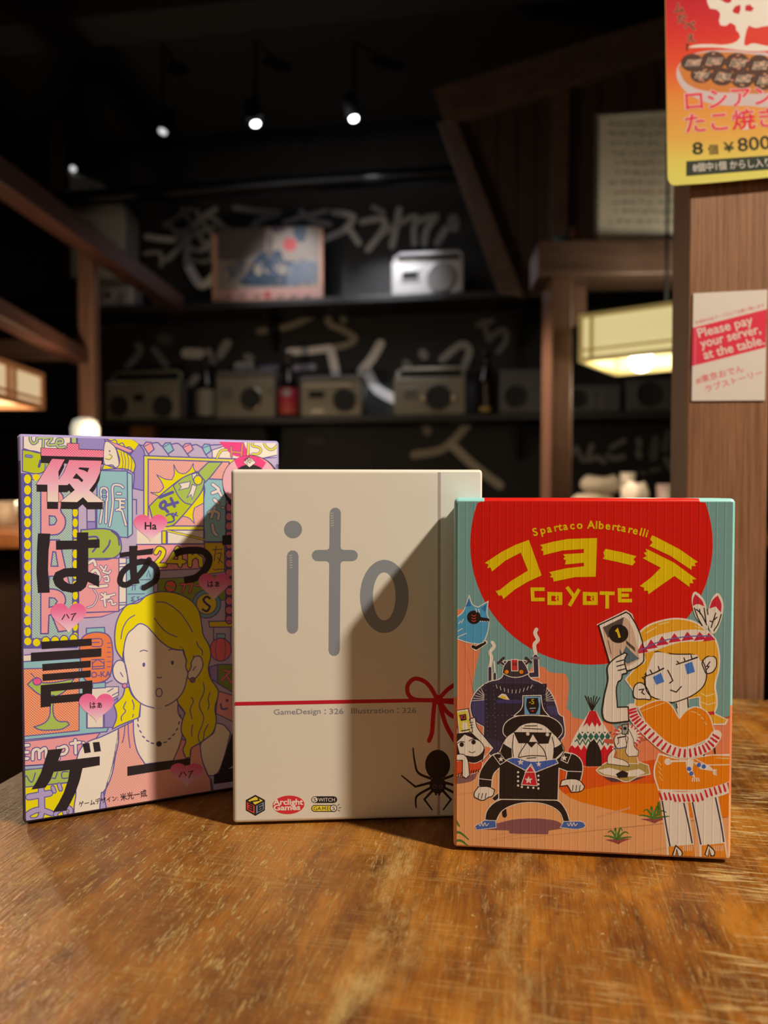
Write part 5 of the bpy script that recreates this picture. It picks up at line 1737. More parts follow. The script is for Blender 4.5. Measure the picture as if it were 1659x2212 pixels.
s.stroke([(1340, 330), (1370, 440), (1395, 500), (1440, 580)], 27, ir, 2.5, True)
s.stroke([(1350, 340), (1390, 395), (1440, 428), (1520, 450)], 27, ir, 2.5, True)
s.poly(ell(1330, 318, 26, 30), ir, 3)
s.build('red_cord_print', PR2, b2, 'thin red cord tied in a bow')
s.frame(*F4)
s.poly(ell(1331, 720, 77, 92, 32), ik, 2)
s.poly(ell(1331, 845, 50, 54, 28), ik, 2)
for sg in (1, -1):
    for pts in ([(-44, 805), (-120, 770), (-142, 700), (-152, 618)], [(-48, 832), (-138, 856), (-222, 788)], [(-42, 862), (-122, 908), (-136, 945), (-132, 985)], [(-32, 880), (-82, 935), (-35, 998)]):
        q = [(1331 + sg * x, y) for x, y in pts]
        s.stroke(q, 17, ik, 2, len(q) > 3, taper=(1.0, 0.5))
    s.stroke([(1331 + sg * 14, 890), (1331 + sg * 10, 905)], 12, ik, 2)
    s.stroke(ell(1331 + sg * 19, 856, 10, 11, 16), 4, P(96, 84, 78), 3, False, True)
s.build('spider_print', PR2, b2, 'black spider silhouette')
s.frame(*F4)
s.text('GameDesign', 319, 411, 47, ig, 2, -0.020, 0.010, fit=290)
for y_ in (383, 404):
    s.poly(ell(636, y_, 4.5, 4.5, 12), ig, 2)
s.text('326', 663, 407, 47, ig, 2, -0.016, 0.010, fit=86)
s.text('Illustration', 797, 404, 47, ig, 2, -0.012, 0.010, fit=263)
for y_ in (376, 397):
    s.poly(ell(1086, y_, 4.5, 4.5, 12), ig, 2)
s.text('326', 1113, 401, 47, ig, 2, -0.012, 0.010, fit=86)
s.build('credit_lettering', PR2, b2)
s.frame(*F4)
s.poly([(205, 906), (264, 938), (264, 1002), (205, 1036), (146, 1002), (146, 938)], ik, 2)
yl2, rd2, gr2 = P(214, 186, 58), P(200, 60, 48), P(118, 128, 138)
s.poly([(205, 918), (251, 942), (205, 966), (159, 942)], yl2, 3)
s.poly([(153, 951), (200, 975), (200, 1022), (153, 997)], rd2, 3)
s.poly([(257, 951), (257, 997), (210, 1022), (210, 975)], gr2, 3)
s.stroke([(190, 957), (180, 948), (228, 940), (222, 930)], 8, ik, 4)
s.stroke([(163, 963), (188, 976), (188, 1004), (163, 991)], 8, ik, 4)
s.stroke([(167, 979), (188, 990)], 8, ik, 4)
s.stroke([(246, 965), (223, 976), (223, 1006), (247, 994), (247, 980), (223, 992)], 8, ik, 4)
s.build('cube_logo', PR2, b2, 'black outlined cube with three coloured faces')
s.frame(*F4)
s.poly(ell(410, 968, 98, 57, 40, -0.06), P(196, 40, 46), 2)
for bo, c, L in ((0.06, P(196, 40, 46), 3), (0.03, P(226, 212, 196), 4)):
    s.text('Arclight', 315, 967, 50, c, L, 0.0, bo, fit=185)
    s.text('Games', 318, 1002, 47, c, L, -0.02, bo, fit=165)
s.build('red_oval_logo', PR2, b2, 'red oval with white lettering')
s.frame(*F4)
s.stroke([(571, 936), (690, 936)], 42, ik, 2)
s.poly(ell(572, 936, 17, 17), P(214, 200, 180), 3)
s.text('S', 564, 947, 31, ik, 4, 0, 0.012, fit=17)
s.text('WITCH', 594, 948, 33, P(206, 192, 172), 4, 0, 0.0, fit=102)
s.stroke([(571, 990), (690, 990)], 42, ik, 2)
s.stroke([(571, 990), (690, 990)], 32, P(226, 190, 50), 3)
s.text('GA', 564, 1001, 32, ik, 4, 0, 0.006, fit=48)
s.stroke([(620, 1000), (620, 980), (629, 993), (638, 980), (638, 1000)], 4.2, ik, 4)
s.text('E', 647, 1001, 32, ik, 4, 0, 0.006, fit=14)
s.poly(ell(688, 989, 23, 23), ik, 4.5)
s.poly(ell(688, 989, 18, 18), P(214, 200, 180), 5)
s.text('S', 680, 1000, 31, ik, 6, 0, 0.01, fit=17)
for pts in ([(714, 972), (724, 964)], [(720, 987), (733, 985)], [(716, 1000), (725, 1006)]):
    s.stroke(pts, 4, ik, 2)
s.build('pill_logo', PR2, b2, 'black and yellow pill shaped logo')

# ---- box three: red sun, teal sky and orange desert cover
PR3 = print_mat('wrapped_print', 0.36, ridges=0.0032, coat=0.18)
ctl, crd, cor, cro, cdn, cpe = P(112, 146, 134), P(198, 24, 14), P(214, 120, 76), P(210, 80, 20), P(216, 112, 10), P(220, 150, 92)
cwh, cbk, cyl, cnv = P(218, 204, 182), P(34, 26, 24), P(212, 176, 8), P(56, 46, 62)
b3, s, W3, H3 = gamebox('board_game_box', 'red and teal game box with desert cartoon cover, nearest and rightmost', (979, 1837), (1580, 1867), 1076, 0.040,
                        side_mat('desert_wrap', [(0.0, cpe), (0.027, cor), (0.062, P(140, 190, 182))], (0.012, 0.0945, 0.130, crd), 0.3), mat('teal_tray_wrap', P(110, 150, 142), 0.5), 0.62, 0.0018)
F5, F6, F7 = (960, 1040, 2.4397), (960, 1440, 4.608), (1260, 1260, 3.568)
s.frame(0, 0, 1)
s.poly(rect(960, 1060, 1620, 1900), ctl, 0)
s.frame(*F5)
s.poly(ell(775, 330, 639, 636, 72), crd, 1)
s.frame(0, 0, 1)
s.poly([(960, 1316), (1021, 1316), (1037, 1396), (1028, 1443), (1022, 1500), (1060, 1570), (1120, 1720), (960, 1720)], cor, 2)
s.poly([(1150, 1440), (1177, 1442), (1184, 1450), (1221, 1455), (1227, 1468), (1224, 1531), (1233, 1538), (1236, 1549), (1264, 1555), (1320, 1563), (1340, 1590), (1500, 1575), (1560, 1553), (1640, 1548), (1640, 1720), (1000, 1720), (1060, 1570)], cor, 2)
s.poly([(1180, 1655), (1330, 1656), (1420, 1640), (1640, 1640), (1640, 1760), (1100, 1760)], cro, 3)
s.poly([(1195, 1722), (1260, 1706), (1344, 1693), (1430, 1692), (1640, 1690), (1640, 1790), (1195, 1780)], cdn, 4)
s.poly([(960, 1690), (1060, 1668), (1180, 1682), (1230, 1722), (1300, 1744), (1400, 1764), (1500, 1766), (1640, 1766), (1640, 1900), (960, 1900)], cpe, 5)
for pts in ([(1063, 1815), (1130, 1800)], [(1080, 1802), (1150, 1790)], [(1290, 1765), (1360, 1745)], [(1380, 1842), (1450, 1830)], [(985, 1716), (1040, 1710)]):
    s.stroke(pts, 4, P(206, 140, 90), 5.6)
s.build('cover_landscape_print', PR3, b3)

s.soft = False
s.frame(*F5)
for pts in ([(212, 430), (300, 372), (372, 335), (445, 308), (512, 495), (440, 528), (370, 570), (310, 620), (303, 600), (285, 602), (270, 577), (290, 573), (350, 525), (440, 470), (402, 375), (320, 418), (250, 475), (243, 453), (226, 457), (232, 438)],
            [(505, 335), (570, 318), (650, 303), (805, 298), (797, 502), (690, 504), (575, 528), (573, 508), (555, 503), (566, 494), (552, 478), (640, 458), (735, 447), (735, 428), (635, 438), (640, 416), (626, 408), (636, 398), (624, 384), (735, 377), (735, 356), (620, 364), (520, 389), (522, 368), (508, 362), (518, 350)],
            [(848, 355), (930, 372), (1012, 394), (996, 410), (1006, 424), (990, 443), (910, 424), (835, 408), (843, 394), (837, 376)],
            [(1094, 284), (1112, 291), (1240, 358), (1336, 425), (1318, 430), (1324, 446), (1302, 446), (1301, 466), (1190, 392), (1080, 340), (1097, 322), (1084, 306)],
            [(1060, 354), (1082, 364), (1210, 428), (1328, 515), (1306, 518), (1312, 536), (1292, 536), (1292, 557), (1212, 498), (1140, 548), (1075, 595), (1072, 576), (1052, 576), (1052, 560), (1030, 551), (1090, 505), (1140, 455), (1044, 404), (1066, 394), (1050, 376), (1066, 372)]):
    s.poly(pts, cyl, 7)
s.build('title_lettering', PR3, b3, 'yellow torn-edge title')
s.soft = True
s.frame(*F5)
for pts in ([(528, 568), (463, 568), (466, 622), (528, 622)], [(645, 556), (682, 606)], [(710, 568), (658, 656)], [(818, 588), (896, 590)], [(858, 590), (858, 670)], [(988, 572), (922, 572), (924, 628), (988, 628)], [(924, 600), (972, 600)]):
    s.stroke(pts, 19, cyl, 7, cap=False)
for x in (582, 768):
    s.stroke([(x - 29, 592), (x + 29, 594), (x + 29, 641), (x - 29, 641)], 20, cyl, 7, False, True)
    s.stroke([(x + 5, 604), (x + 12, 612), (x + 4, 618), (x + 12, 628)], 7, cyl, 7)
s.build('latin_title_lettering', PR3, b3)
s.frame(*F5)
name_w = 'Spartaco Albertarelli'
adv = [0] * len(name_w)
tot = 0
for i, c in enumerate(name_w):
    adv[i] = tot
    tot += {' ': 0.36, 'l': 0.28, 'i': 0.28, 'r': 0.42, 't': 0.42, 'A': 0.72, 'S': 0.66}.get(c, 0.62)
for i, c in enumerate(name_w):
    if c == ' ':
        continue
    x = 470 + adv[i] / tot * 602
    u = (x + 12 - 770) / 300
    s.text(c, x, 248 + 44 * u * u, 58, cyl, 7, math.atan(88 * u / 300), 0.024, 1.0)
s.build('name_lettering', PR3, b3)

# background figures: steam engine, tent, seated man
WL = 9
s.frame(*F5)
for pts, w_ in (([(252, 848), (262, 870), (240, 900), (248, 930), (238, 985)], 18), ([(262, 950), (266, 1000)], 9), ([(485, 780), (478, 800), (492, 835), (474, 860), (480, 905)], 20)):
    s.stroke(pts, w_, cwh, 7, True)
s.stroke([(240, 985), (240, 1075)], 24, cwh, 7)
s.stroke([(240, 985), (240, 1075)], 16, cnv, 7.6)
s.stroke([(265, 1015), (265, 1075)], 22, cwh, 7)
s.stroke([(265, 1015), (265, 1075)], 14, cnv, 7.6)
s.stroke([(480, 925), (484, 1018), (440, 1020)], 34, cwh, 7)
s.stroke([(480, 925), (484, 1018), (440, 1020)], 24, cnv, 7.6)
s.stroke([(462, 930), (498, 930)], 12, P(120, 110, 110), 8)
s.frame(*F6)
s.shape([(258, 430), (262, 350), (330, 230), (440, 150), (560, 115), (590, 60), (585, -60), (830, -60), (830, 60), (860, 115), (960, 160), (1060, 260), (1120, 400), (1140, 470), (1185, 500), (1195, 690), (1165, 730), (1180, 850), (1000, 1000), (560, 1000), (440, 860), (390, 700), (390, 600), (300, 540)], cnv, cwh, WL, 8)
s.poly([(270, 330), (400, 330), (400, 590), (330, 540), (275, 460)], P(66, 58, 92), 8.8)
s.poly([(1010, 390), (1110, 390), (1130, 480), (1060, 480)], P(66, 58, 92), 8.8)
s.poly([(395, 170), (1020, 170), (1010, 860), (395, 700)], P(44, 36, 46), 9)
for k in range(10):
    a = R(20 + k * 15)
    s.stroke([(515 + k * 40, 180 + 50 * math.sin(math.pi * k / 9)), (525 + k * 37, 215 + 50 * math.sin(math.pi * k / 9))], 5, cwh, 9.6)
for k in range(6):
    s.stroke([(270 + k * 18, 340 - k * 26), (395, 330 - k * 10)], 5, cwh, 9.6)
    s.stroke([(1110 - k * 18, 340 - k * 26), (1010, 340 - k * 12)], 5, cwh, 9.6)
for k in range(13):
    for x in (410, 490, 885, 990):
        if k < 12:
            s.poly(ell(x + k * 2, 190 + k * 45, 5, 5, 8), P(104, 92, 98), 9.6)
    s.poly(ell(440 + k * 46, 484, 5, 5, 8), P(104, 92, 98), 9.6)
s.poly([(530, 302), (570, 268), (610, 275), (648, 330), (600, 325)], cwh, 9.8)
s.poly([(545, 302), (575, 285), (605, 300), (630, 325), (590, 318)], cyl, 10)
s.poly([(510, 330), (770, 330), (760, 365), (520, 365)], P(60, 52, 92), 9.4)
s.frame(*F5)
s.shape([(305, 1010), (312, 975), (335, 942), (410, 942), (432, 975), (446, 1012), (400, 1030), (350, 1030)], P(58, 48, 52), cwh, 4, 11)
for pts in ([(290, 948), (330, 978)], [(450, 945), (410, 978)]):
    s.stroke(pts, 17, cwh, 10.4)
    s.stroke(pts, 12, P(58, 48, 52), 10.8)
s.stroke([(285, 955), (312, 930)], 14, P(58, 48, 52), 11.4)
s.stroke([(430, 930), (455, 952)], 14, P(58, 48, 52), 11.4)
for x in (328, 405):
    s.shape(ell(x, 1003, 13, 13, 18), P(224, 120, 24), cbk, 4, 12)
s.shape([(352, 938), (386, 938), (388, 998), (354, 998)], P(186, 50, 46), cwh, 4, 12)
s.text('10', 357, 970, 24, cbk, 13, 0, 0.02)
s.frame(*F6)
s.shape([(1445, 440), (1505, 440), (1690, 800), (1680, 990), (1230, 985), (1250, 800)], cwh, cwh, 4, 8)
s.poly([(1445, 440), (1505, 440), (1562, 572), (1540, 600), (1522, 560), (1498, 602), (1470, 552), (1440, 600), (1420, 560), (1378, 600)], P(190, 30, 36), 8.6)
zz = [(1340 + k * 32, 650 + (0 if k % 2 else 0)) for k in range(10)]
for k in range(6):
    x = 1345 + k * 56
    s.poly([(x, 655), (x + 28, 695), (x, 738), (x - 28, 695)], P(40, 96, 78), 8.6)
    s.poly(ell(x + 28, 655, 9, 9, 10), P(40, 96, 78), 8.6)
s.stroke([(1300, 745)] + [(1320 + k * 28, 775 if k % 2 else 725) for k in range(13)], 12, P(40, 96, 78), 8.4)
s.poly([(1270, 780), (1300, 810), (1330, 780), (1360, 832), (1390, 780), (1420, 830), (1560, 830), (1590, 780), (1620, 830), (1650, 780), (1690, 800), (1680, 990), (1230, 985), (1250, 800)], P(196, 24, 34), 8.8)
s.poly([(1408, 990), (1412, 860), (1440, 765), (1484, 725), (1530, 775), (1560, 860), (1566, 990)], cbk, 9.4)
for k in range(6):
    s.stroke([(1470, 440), (1402 + k * 29, 290 + (k % 3) * 8)], 9, cbk, 8.6)
s.frame(*F7)
hd = []
for k in range(36):
    a = 2 * math.pi * k / 36
    r_ = 125 if k % 2 else 92
    hd.append((345 + r_ * math.cos(a), 1175 + r_ * 0.85 * math.sin(a)))
s.poly(hd, cwh, 8)
for k in range(18):
    a = 2 * math.pi * (k + 0.5) / 18
    s.stroke([(345 + 82 * math.cos(a), 1175 + 70 * math.sin(a)), (345 + 110 * math.cos(a), 1175 + 94 * math.sin(a))], 14, P(196, 60, 52), 8.6)
s.stroke([(175, 1215), (225, 1220)], 34, P(190, 80, 60), 8.8)
s.shape([(98, 1440), (180, 1380), (400, 1370), (500, 1400), (515, 1470), (420, 1490), (330, 1530), (250, 1500), (130, 1470)], P(164, 136, 66), cwh, 7, 8.8)
s.poly([(150, 1490), (300, 1510), (480, 1490), (380, 1525), (220, 1530)], P(84, 60, 60), 8.7)
s.poly([(110, 1440), (200, 1420), (310, 1450), (260, 1490), (160, 1470)], cwh, 9.4)
s.poly([(320, 1450), (430, 1430), (480, 1460), (420, 1485), (340, 1490)], cwh, 9.4)
s.poly([(250, 1470), (300, 1440), (345, 1460), (340, 1495), (270, 1500)], cbk, 10)
s.shape([(225, 1270), (330, 1250), (400, 1280), (425, 1390), (250, 1385)], P(188, 140, 66), cwh, 6, 9.2)
s.shape([(185, 1390), (190, 1330), (240, 1270), (250, 1300), (235, 1340), (340, 1380), (355, 1410), (300, 1405)], cwh, cbk, 5, 9.8)
s.shape([(245, 1180), (300, 1150), (345, 1190), (330, 1260), (260, 1275), (238, 1220)], cwh, cbk, 5, 9.8)
s.stroke([(265, 1190), (320, 1180)], 10, cbk, 10.4)
s.stroke([(270, 1190), (272, 1230), (262, 1240)], 6, cbk, 10.4)
for k in range(6):
    s.poly(ell(250 + k * 16, 1268 + 4 * math.sin(k), 6, 6, 8), P(60, 90, 150), 10.4)
    s.stroke([(238, 1300 + k * 8), (262, 1296 + k * 8)], 4, P(200, 70, 40), 10.2)
s.shape([(325, 1180), (350, 1125), (385, 1200), (395, 1260), (425, 1290), (420, 1330), (350, 1335), (325, 1300), (335, 1250)], cwh, cbk, 5, 10.2)
s.shape([(298, 1090), (345, 1085), (345, 1160), (298, 1162)], P(150, 150, 130), cbk, 6, 10.6)
s.poly(ell(321, 1118, 13, 13, 12), cbk, 11.4)
s.build('cover_background_figures_print', PR3, b3)

# left-hand figures
s.frame(*F5)
bluep = P(72, 144, 196)
s.shape([(20, 760), (50, 725), (95, 690), (130, 600), (150, 650), (178, 662), (230, 632), (225, 700), (235, 728), (215, 830), (195, 858), (130, 850), (70, 830), (20, 800)], bluep, cwh, 5, 8)
s.poly([(110, 660), (130, 615), (142, 655)], P(50, 104, 150), 9)
s.poly([(195, 668), (222, 645), (216, 690)], P(50, 104, 150), 9)
s.poly(ell(155, 716, 36, 36), cbk, 9)
s.stroke([(180, 722), (228, 730)], 19, cbk, 9)
for y in (702, 716, 730):
    s.stroke(arc(155, y, 10, 7, 20, 160, 6), 4, P(200, 60, 40), 10)
for k in range(4):
    s.poly(ell(190 + k * 12, 737, 3, 3, 8), cwh, 10)
for pts in ([(60, 790), (95, 775)], [(70, 820), (115, 800)], [(75, 750), (85, 735)], [(90, 745), (100, 725)], [(165, 670), (170, 690)], [(180, 672), (184, 690)]):
    s.stroke(pts, 4, cwh, 9)
s.stroke([(150, 870), (165, 880), (215, 848)], 24, cwh, 8)
s.stroke([(150, 870), (168, 878), (212, 850)], 17, cbk, 9)
s.stroke([(172, 862), (208, 846)], 4, cwh, 10)
s.frame(*F6)
s.poly([(40, 1090), (200, 1100), (330, 1050), (300, 1120), (180, 1160), (40, 1170)], P(126, 84, 78), 6.6)
s.shape([(40, 960), (180, 930), (330, 918), (382, 955), (365, 1020), (300, 1060), (200, 1070), (40, 1100)], P(202, 70, 34), cwh, 6, 9)
for k in range(12):
    x = 70 + k * 25
    s.stroke([(x, 1075 - k * 5), (x - 8, 1112 - k * 6)], 10, cbk, 9.6)
s.shape([(40, 690), (200, 650), (320, 680), (430, 770), (405, 910), (300, 960), (180, 930), (60, 900)], cbk, cwh, 6, 9.6)
s.shape([(100, 750), (200, 672), (310, 720), (405, 765), (380, 850), (330, 890), (250, 892), (150, 868)], cwh, cbk, 6, 10.4)
for x, y in ((172, 775), (290, 750)):
    s.poly(ell(x, y, 22, 24, 16), cbk, 11.4)
    s.stroke([(x - 45, y - 10), (x - 10, y - 30), (x + 30, y - 25)], 8, cbk, 11.4, True)
s.stroke(arc(275, 838, 30, 18, 10, 170, 8), 7, cbk, 11.4)
s.shape([(60, 610), (130, 590), (140, 660), (60, 670)], P(190, 120, 110), cbk, 5, 10)
s.shape([(250, 520), (305, 505), (325, 600), (400, 700), (492, 810), (375, 945), (395, 800), (290, 680), (245, 630)], cwh, cbk, 8, 11.6)
s.poly([(405, 790), (470, 812), (400, 900)], cor, 12.2)
for k in range(3):
    s.stroke([(248, 560 + k * 26), (285, 552 + k * 26)], 7, cbk, 12.4)
s.shape([(98, 435), (238, 418), (280, 650), (140, 668)], cwh, cbk, 8, 12)
s.poly([(118, 452), (228, 438), (262, 636), (152, 650)], P(206, 184, 60), 13)
s.poly([(145, 480), (215, 470), (222, 530), (165, 540)], cbk, 13.6)
s.text('X2', 152, 522, 52, P(196, 60, 60), 14.4, -0.1, 0.02)
s.poly([(185, 545), (225, 560), (240, 630), (190, 635), (175, 600)], cwh, 13.6)
s.stroke([(170, 640), (250, 625)], 10, cbk, 14)
s.shape([(85, 930), (100, 880), (180, 870), (220, 900), (250, 1080), (215, 1112), (180, 1090), (180, 930)], cwh, cbk, 8, 12.2)
# big man in black
s.poly([(330, 1600), (520, 1560), (700, 1520), (1030, 1520), (1160, 1560), (1180, 1610), (1040, 1630), (1030, 1668), (650, 1660), (640, 1630), (340, 1620)], P(128, 78, 76), 8)
s.stroke([(590, 1400), (600, 1480)], 46, cbk, 8.6)
s.shape([(470, 1310), (560, 1235), (570, 1290), (500, 1340)], cbk, cwh, 6, 8.6)
s.shape([(540, 1330), (1130, 1335), (1210, 1430), (1248, 1540), (1185, 1545), (1150, 1455), (1050, 1385), (880, 1352), (700, 1372), (570, 1440), (512, 1540), (402, 1525), (425, 1430)], cbk, cwh, 8, 9)
s.shape([(400, 1528), (510, 1532), (516, 1602), (320, 1625), (303, 1585)], P(66, 92, 146), cwh, 6, 9.8)
s.shape([(1185, 1540), (1255, 1540), (1380, 1548), (1406, 1580), (1380, 1606), (1152, 1602)], P(66, 92, 146), cwh, 6, 9.8)
for x in (340, 1225):
    s.stroke([(x, 1560), (x + 15, 1585), (x + 30, 1552), (x + 45, 1585), (x + 62, 1552), (x + 76, 1582), (x + 100, 1560)], 7, cwh, 10.6, True)
s.shape([(500, 868), (640, 890), (860, 1000), (1120, 920), (1200, 850), (1300, 875), (1360, 930), (1378, 1010), (1355, 1135), (1208, 1120), (1220, 1040), (1140, 1010), (1130, 1328), (540, 1320), (545, 1010), (490, 1070), (468, 1210), (338, 1190), (350, 1060), (420, 940)], cbk, cwh, 9, 10)
s.stroke([(345, 1115), (475, 1128)], 7, cwh, 10.8)
s.stroke([(1220, 1040), (1365, 1045)], 7, cwh, 10.8)
for pts in ([(485, 880), (545, 850), (612, 940), (555, 975)], [(1160, 930), (1185, 850), (1262, 868), (1225, 960)]):
    s.stroke(pts, 7, cwh, 10.8, False, True)
s.shape([(338, 1195), (440, 1195), (500, 1225), (480, 1285), (440, 1300), (382, 1330), (300, 1300), (296, 1262)], cwh, cbk, 9, 10.6)
s.shape([(1215, 1120), (1340, 1130), (1395, 1190), (1372, 1232), (1265, 1250), (1225, 1180), (1150, 1190), (1165, 1135)], cwh, cbk, 9, 10.6)
for x in (345, 380, 415):
    s.stroke([(x, 1260), (x - 10, 1310)], 8, cbk, 11.4)
for x in (1280, 1315, 1350):
    s.stroke([(x, 1180), (x - 6, 1235)], 8, cbk, 11.4)
s.shape([(585, 660), (600, 570), (700, 500), (880, 484), (1050, 500), (1160, 580), (1175, 650), (1130, 715), (1000, 640), (720, 640), (620, 705)], cbk, cwh, 8, 11)
s.shape([(690, 490), (770, 410), (782, 290), (962, 285), (985, 420), (1045, 495), (880, 484)], cbk, cwh, 8, 10.8)
s.shape([(620, 700), (700, 640), (760, 585), (880, 556), (990, 582), (1080, 660), (1130, 712), (1185, 800), (1190, 840), (1110, 930), (860, 950), (620, 915), (540, 845)], cwh, cbk, 8, 12)
s.poly([(555, 850), (585, 765), (640, 800), (668, 815), (672, 905), (620, 912)], cbk, 13)
s.poly([(1088, 930), (1085, 810), (1130, 790), (1165, 765), (1186, 835)], cbk, 13)
s.stroke([(690, 680), (675, 800), (690, 905)], 8, cbk, 13, True)
s.stroke([(1070, 700), (1092, 800), (1080, 920)], 8, cbk, 13, True)
s.poly([(688, 650), (1068, 655), (1035, 765), (940, 768), (880, 672), (835, 762), (738, 762)], cbk, 13.4)
s.poly([(812, 748), (922, 748), (866, 806)], cbk, 13.4)
for pts in ([(815, 760), (750, 860), (735, 915)], [(920, 755), (990, 830), (1020, 930)], [(745, 902), (860, 885), (1000, 890)], [(820, 912), (910, 905)], [(800, 590), (920, 588)], [(780, 612), (972, 622)]):
    s.stroke(pts, 9, cbk, 13.4, len(pts) > 2)
for x, y in ((830, 668), (1025, 675)):
    for k in range(4):
        a = k * math.pi / 4
        s.stroke([(x - 17 * math.cos(a), y - 17 * math.sin(a)), (x + 17 * math.cos(a), y + 17 * math.sin(a))], 7, cwh, 14)
s.poly([(795, 298), (960, 298), (950, 476), (797, 476)], P(104, 150, 180), 12)
s.poly([(820, 315), (930, 310), (940, 400), (910, 470), (850, 470), (815, 400)], cbk, 12.8)
s.text('-5', 838, 372, 72, cyl, 13.6, 0, 0.0)
s.stroke([(850, 415), (905, 412)], 7, P(160, 180, 190), 13.6)
s.poly(ell(878, 440, 14, 7, 10), P(190, 50, 50), 13.6)
s.shape([(612, 930), (690, 905), (860, 942), (1110, 918), (1132, 960), (905, 1052), (862, 968), (808, 1034)], P(62, 88, 150), cwh, 8, 13.4)
s.shape([(855, 985), (902, 1052), (925, 1185), (765, 1175), (808, 1048)], P(190, 34, 44), cwh, 7, 14.2)
s.stroke([(800, 1050), (905, 1048)], 7, cwh, 15)


def star(cx, cy, r_, c, L):
    s.poly([(cx + (r_ if k % 2 == 0 else r_ * 0.42) * math.sin(k * math.pi / 5), cy - (r_ if k % 2 == 0 else r_ * 0.42) * math.cos(k * math.pi / 5)) for k in range(10)], c, L)


for x, y, r_ in ((562, 920, 30), (1192, 908, 34), (758, 950, 34), (938, 970, 30), (838, 1128, 42)):
    star(x, y, r_, cwh, 15)
for x, y in [(733, 1050 + 44 * k) for k in range(4)] + [(935, 1085 + 42 * k) for k in range(4)] + [(770, 1196), (832, 1202), (885, 1205)]:
    s.poly(ell(x, y, 11, 11, 12), cwh, 15)
s.build('cover_left_figures_print', PR3, b3)

# woman holding a card, right-hand side
s.frame(*F7)
mus = P(214, 150, 34)
dr = P(222, 118, 14)
# legs and boots
s.poly([(590, 1650), (800, 1660), (850, 2000), (872, 2150), (645, 2150), (640, 2020)], cwh, 6.5)
s.poly([(820, 1660), (1040, 1640), (1100, 2000), (1118, 2160), (895, 2160), (890, 2010)], cwh, 6.5)
for pts in ([(608, 1680), (640, 1880), (668, 2025)], [(770, 1675), (810, 1850), (838, 2000)], [(840, 1680), (880, 1880), (905, 2010)], [(1018, 1650), (1060, 1850), (1082, 1990)]):
    s.stroke(pts, 11, P(40, 36, 60), 7.4, True)
s.poly([(655, 2030), (850, 2012), (862, 2132), (660, 2140)], P(214, 124, 30), 7.4)
s.poly([(910, 2020), (1085, 2002), (1105, 2142), (912, 2145)], P(214, 124, 30), 7.4)
for x0 in (770, 1010):
    for k in range(5):
        s.stroke([(x0 + k * 16, 2022), (x0 + k * 16 + 2, 2060)], 5, cwh, 8)
for x, y in ((712, 2020), (962, 2015)):
    s.shape([(x, y), (x + 50, y + 55), (x + 45, y + 85), (x + 20, y + 85), (x + 8, y + 30), (x, y + 95), (x - 25, y + 75)], cwh, cbk, 9, 8.4)
# skirt and hem
s.shape([(582, 1315), (760, 1352), (900, 1332), (1200, 1318), (1200, 1530), (900, 1592), (580, 1592), (545, 1450)], dr, cwh, 12, 8)
s.stroke([(590, 1630), (760, 1650), (900, 1632), (1040, 1600), (1200, 1545)], 84, cwh, 9, True, cap=False)
for k in range(17):
    x = 596 + k * 35
    y = 1632 + (20 if 100 < x - 596 < 330 else 8) - max(0, x - 880) * 0.32
    s.stroke([(x - 7, y - 24), (x + 8, y + 24)], 19, P(190, 36, 50), 9.8, taper=(0.7, 1.0))
s.stroke([(650, 1372), (700, 1370), (800, 1368), (860, 1340)], 14, cwh, 9)
s.poly(ell(652, 1374, 28, 26, 16), cwh, 9)
s.shape([(850, 1345), (1000, 1322), (1200, 1330), (1200, 1400), (950, 1400)], dr, cwh, 8, 8.8)
s.shape([(790, 1375), (850, 1360), (840, 1440), (865, 1505), (800, 1450)], cwh, cwh, 3, 9.6)
s.shape([(845, 1375), (960, 1400), (1020, 1450), (900, 1430)], cwh, cwh, 3, 9.6)
for x, y in ((815, 1430), (832, 1465), (890, 1400), (928, 1412)):
    s.poly(ell(x, y, 17, 17, 12), P(60, 96, 160), 10.4)
for k in range(4):
    s.stroke([(845 + k * 14, 1500), (838 + k * 18, 1525)], 8, cwh, 9.8)
    s.stroke([(1000, 1440 + k * 9), (1026, 1436 + k * 14)], 8, cwh, 9.8)
    s.stroke([(575 + k * 4, 1370 + k * 40), (600 + k * 3, 1400 + k * 40)], 6, P(226, 180, 110), 8.8)
    s.stroke([(1020 + k * 30, 1345), (1110 + k * 10, 1352)], 5, P(226, 180, 110), 9.6)
# hanging braid and hair
s.poly([(415, 400), (480, 330), (600, 283), (720, 266), (860, 292), (960, 362), (1020, 425), (1050, 530), (1050, 660), (1022, 790), (1034, 870), (1034, 950), (1014, 1000), (1118, 1052), (1096, 1092), (985, 1092), (945, 1010), (895, 950), (890, 880), (500, 950), (385, 962), (392, 860), (318, 740), (395, 640)], cwh, 10)
s.poly([(425, 405), (490, 340), (605, 294), (720, 278), (850, 303), (950, 372), (1008, 432), (1038, 530), (1038, 660), (1008, 790), (1020, 870), (1020, 950), (1000, 1005), (1104, 1052), (1086, 1080), (992, 1080), (955, 1005), (908, 945), (902, 870), (500, 940), (398, 950), (404, 860), (332, 740), (408, 640)], mus, 10.6)
s.poly([(955, 992), (1008, 984), (1012, 1010), (962, 1016)], P(190, 36, 50), 11.4)
for pts in ([(905, 845), (950, 870), (1010, 850)], [(905, 915), (960, 935), (1015, 920)], [(420, 400), (470, 350)], [(480, 385), (560, 340)], [(580, 318), (660, 298)], [(860, 330), (900, 345)], [(990, 480), (1002, 530)]):
    s.stroke(pts, 7, P(232, 196, 130), 11.4)
s.poly([(700, 900), (815, 880), (812, 960), (740, 1050)], cwh, 11)
s.stroke([(715, 925), (722, 960)], 10, cbk, 11.6)
s.stroke([(805, 890), (808, 955)], 10, cbk, 11.6)
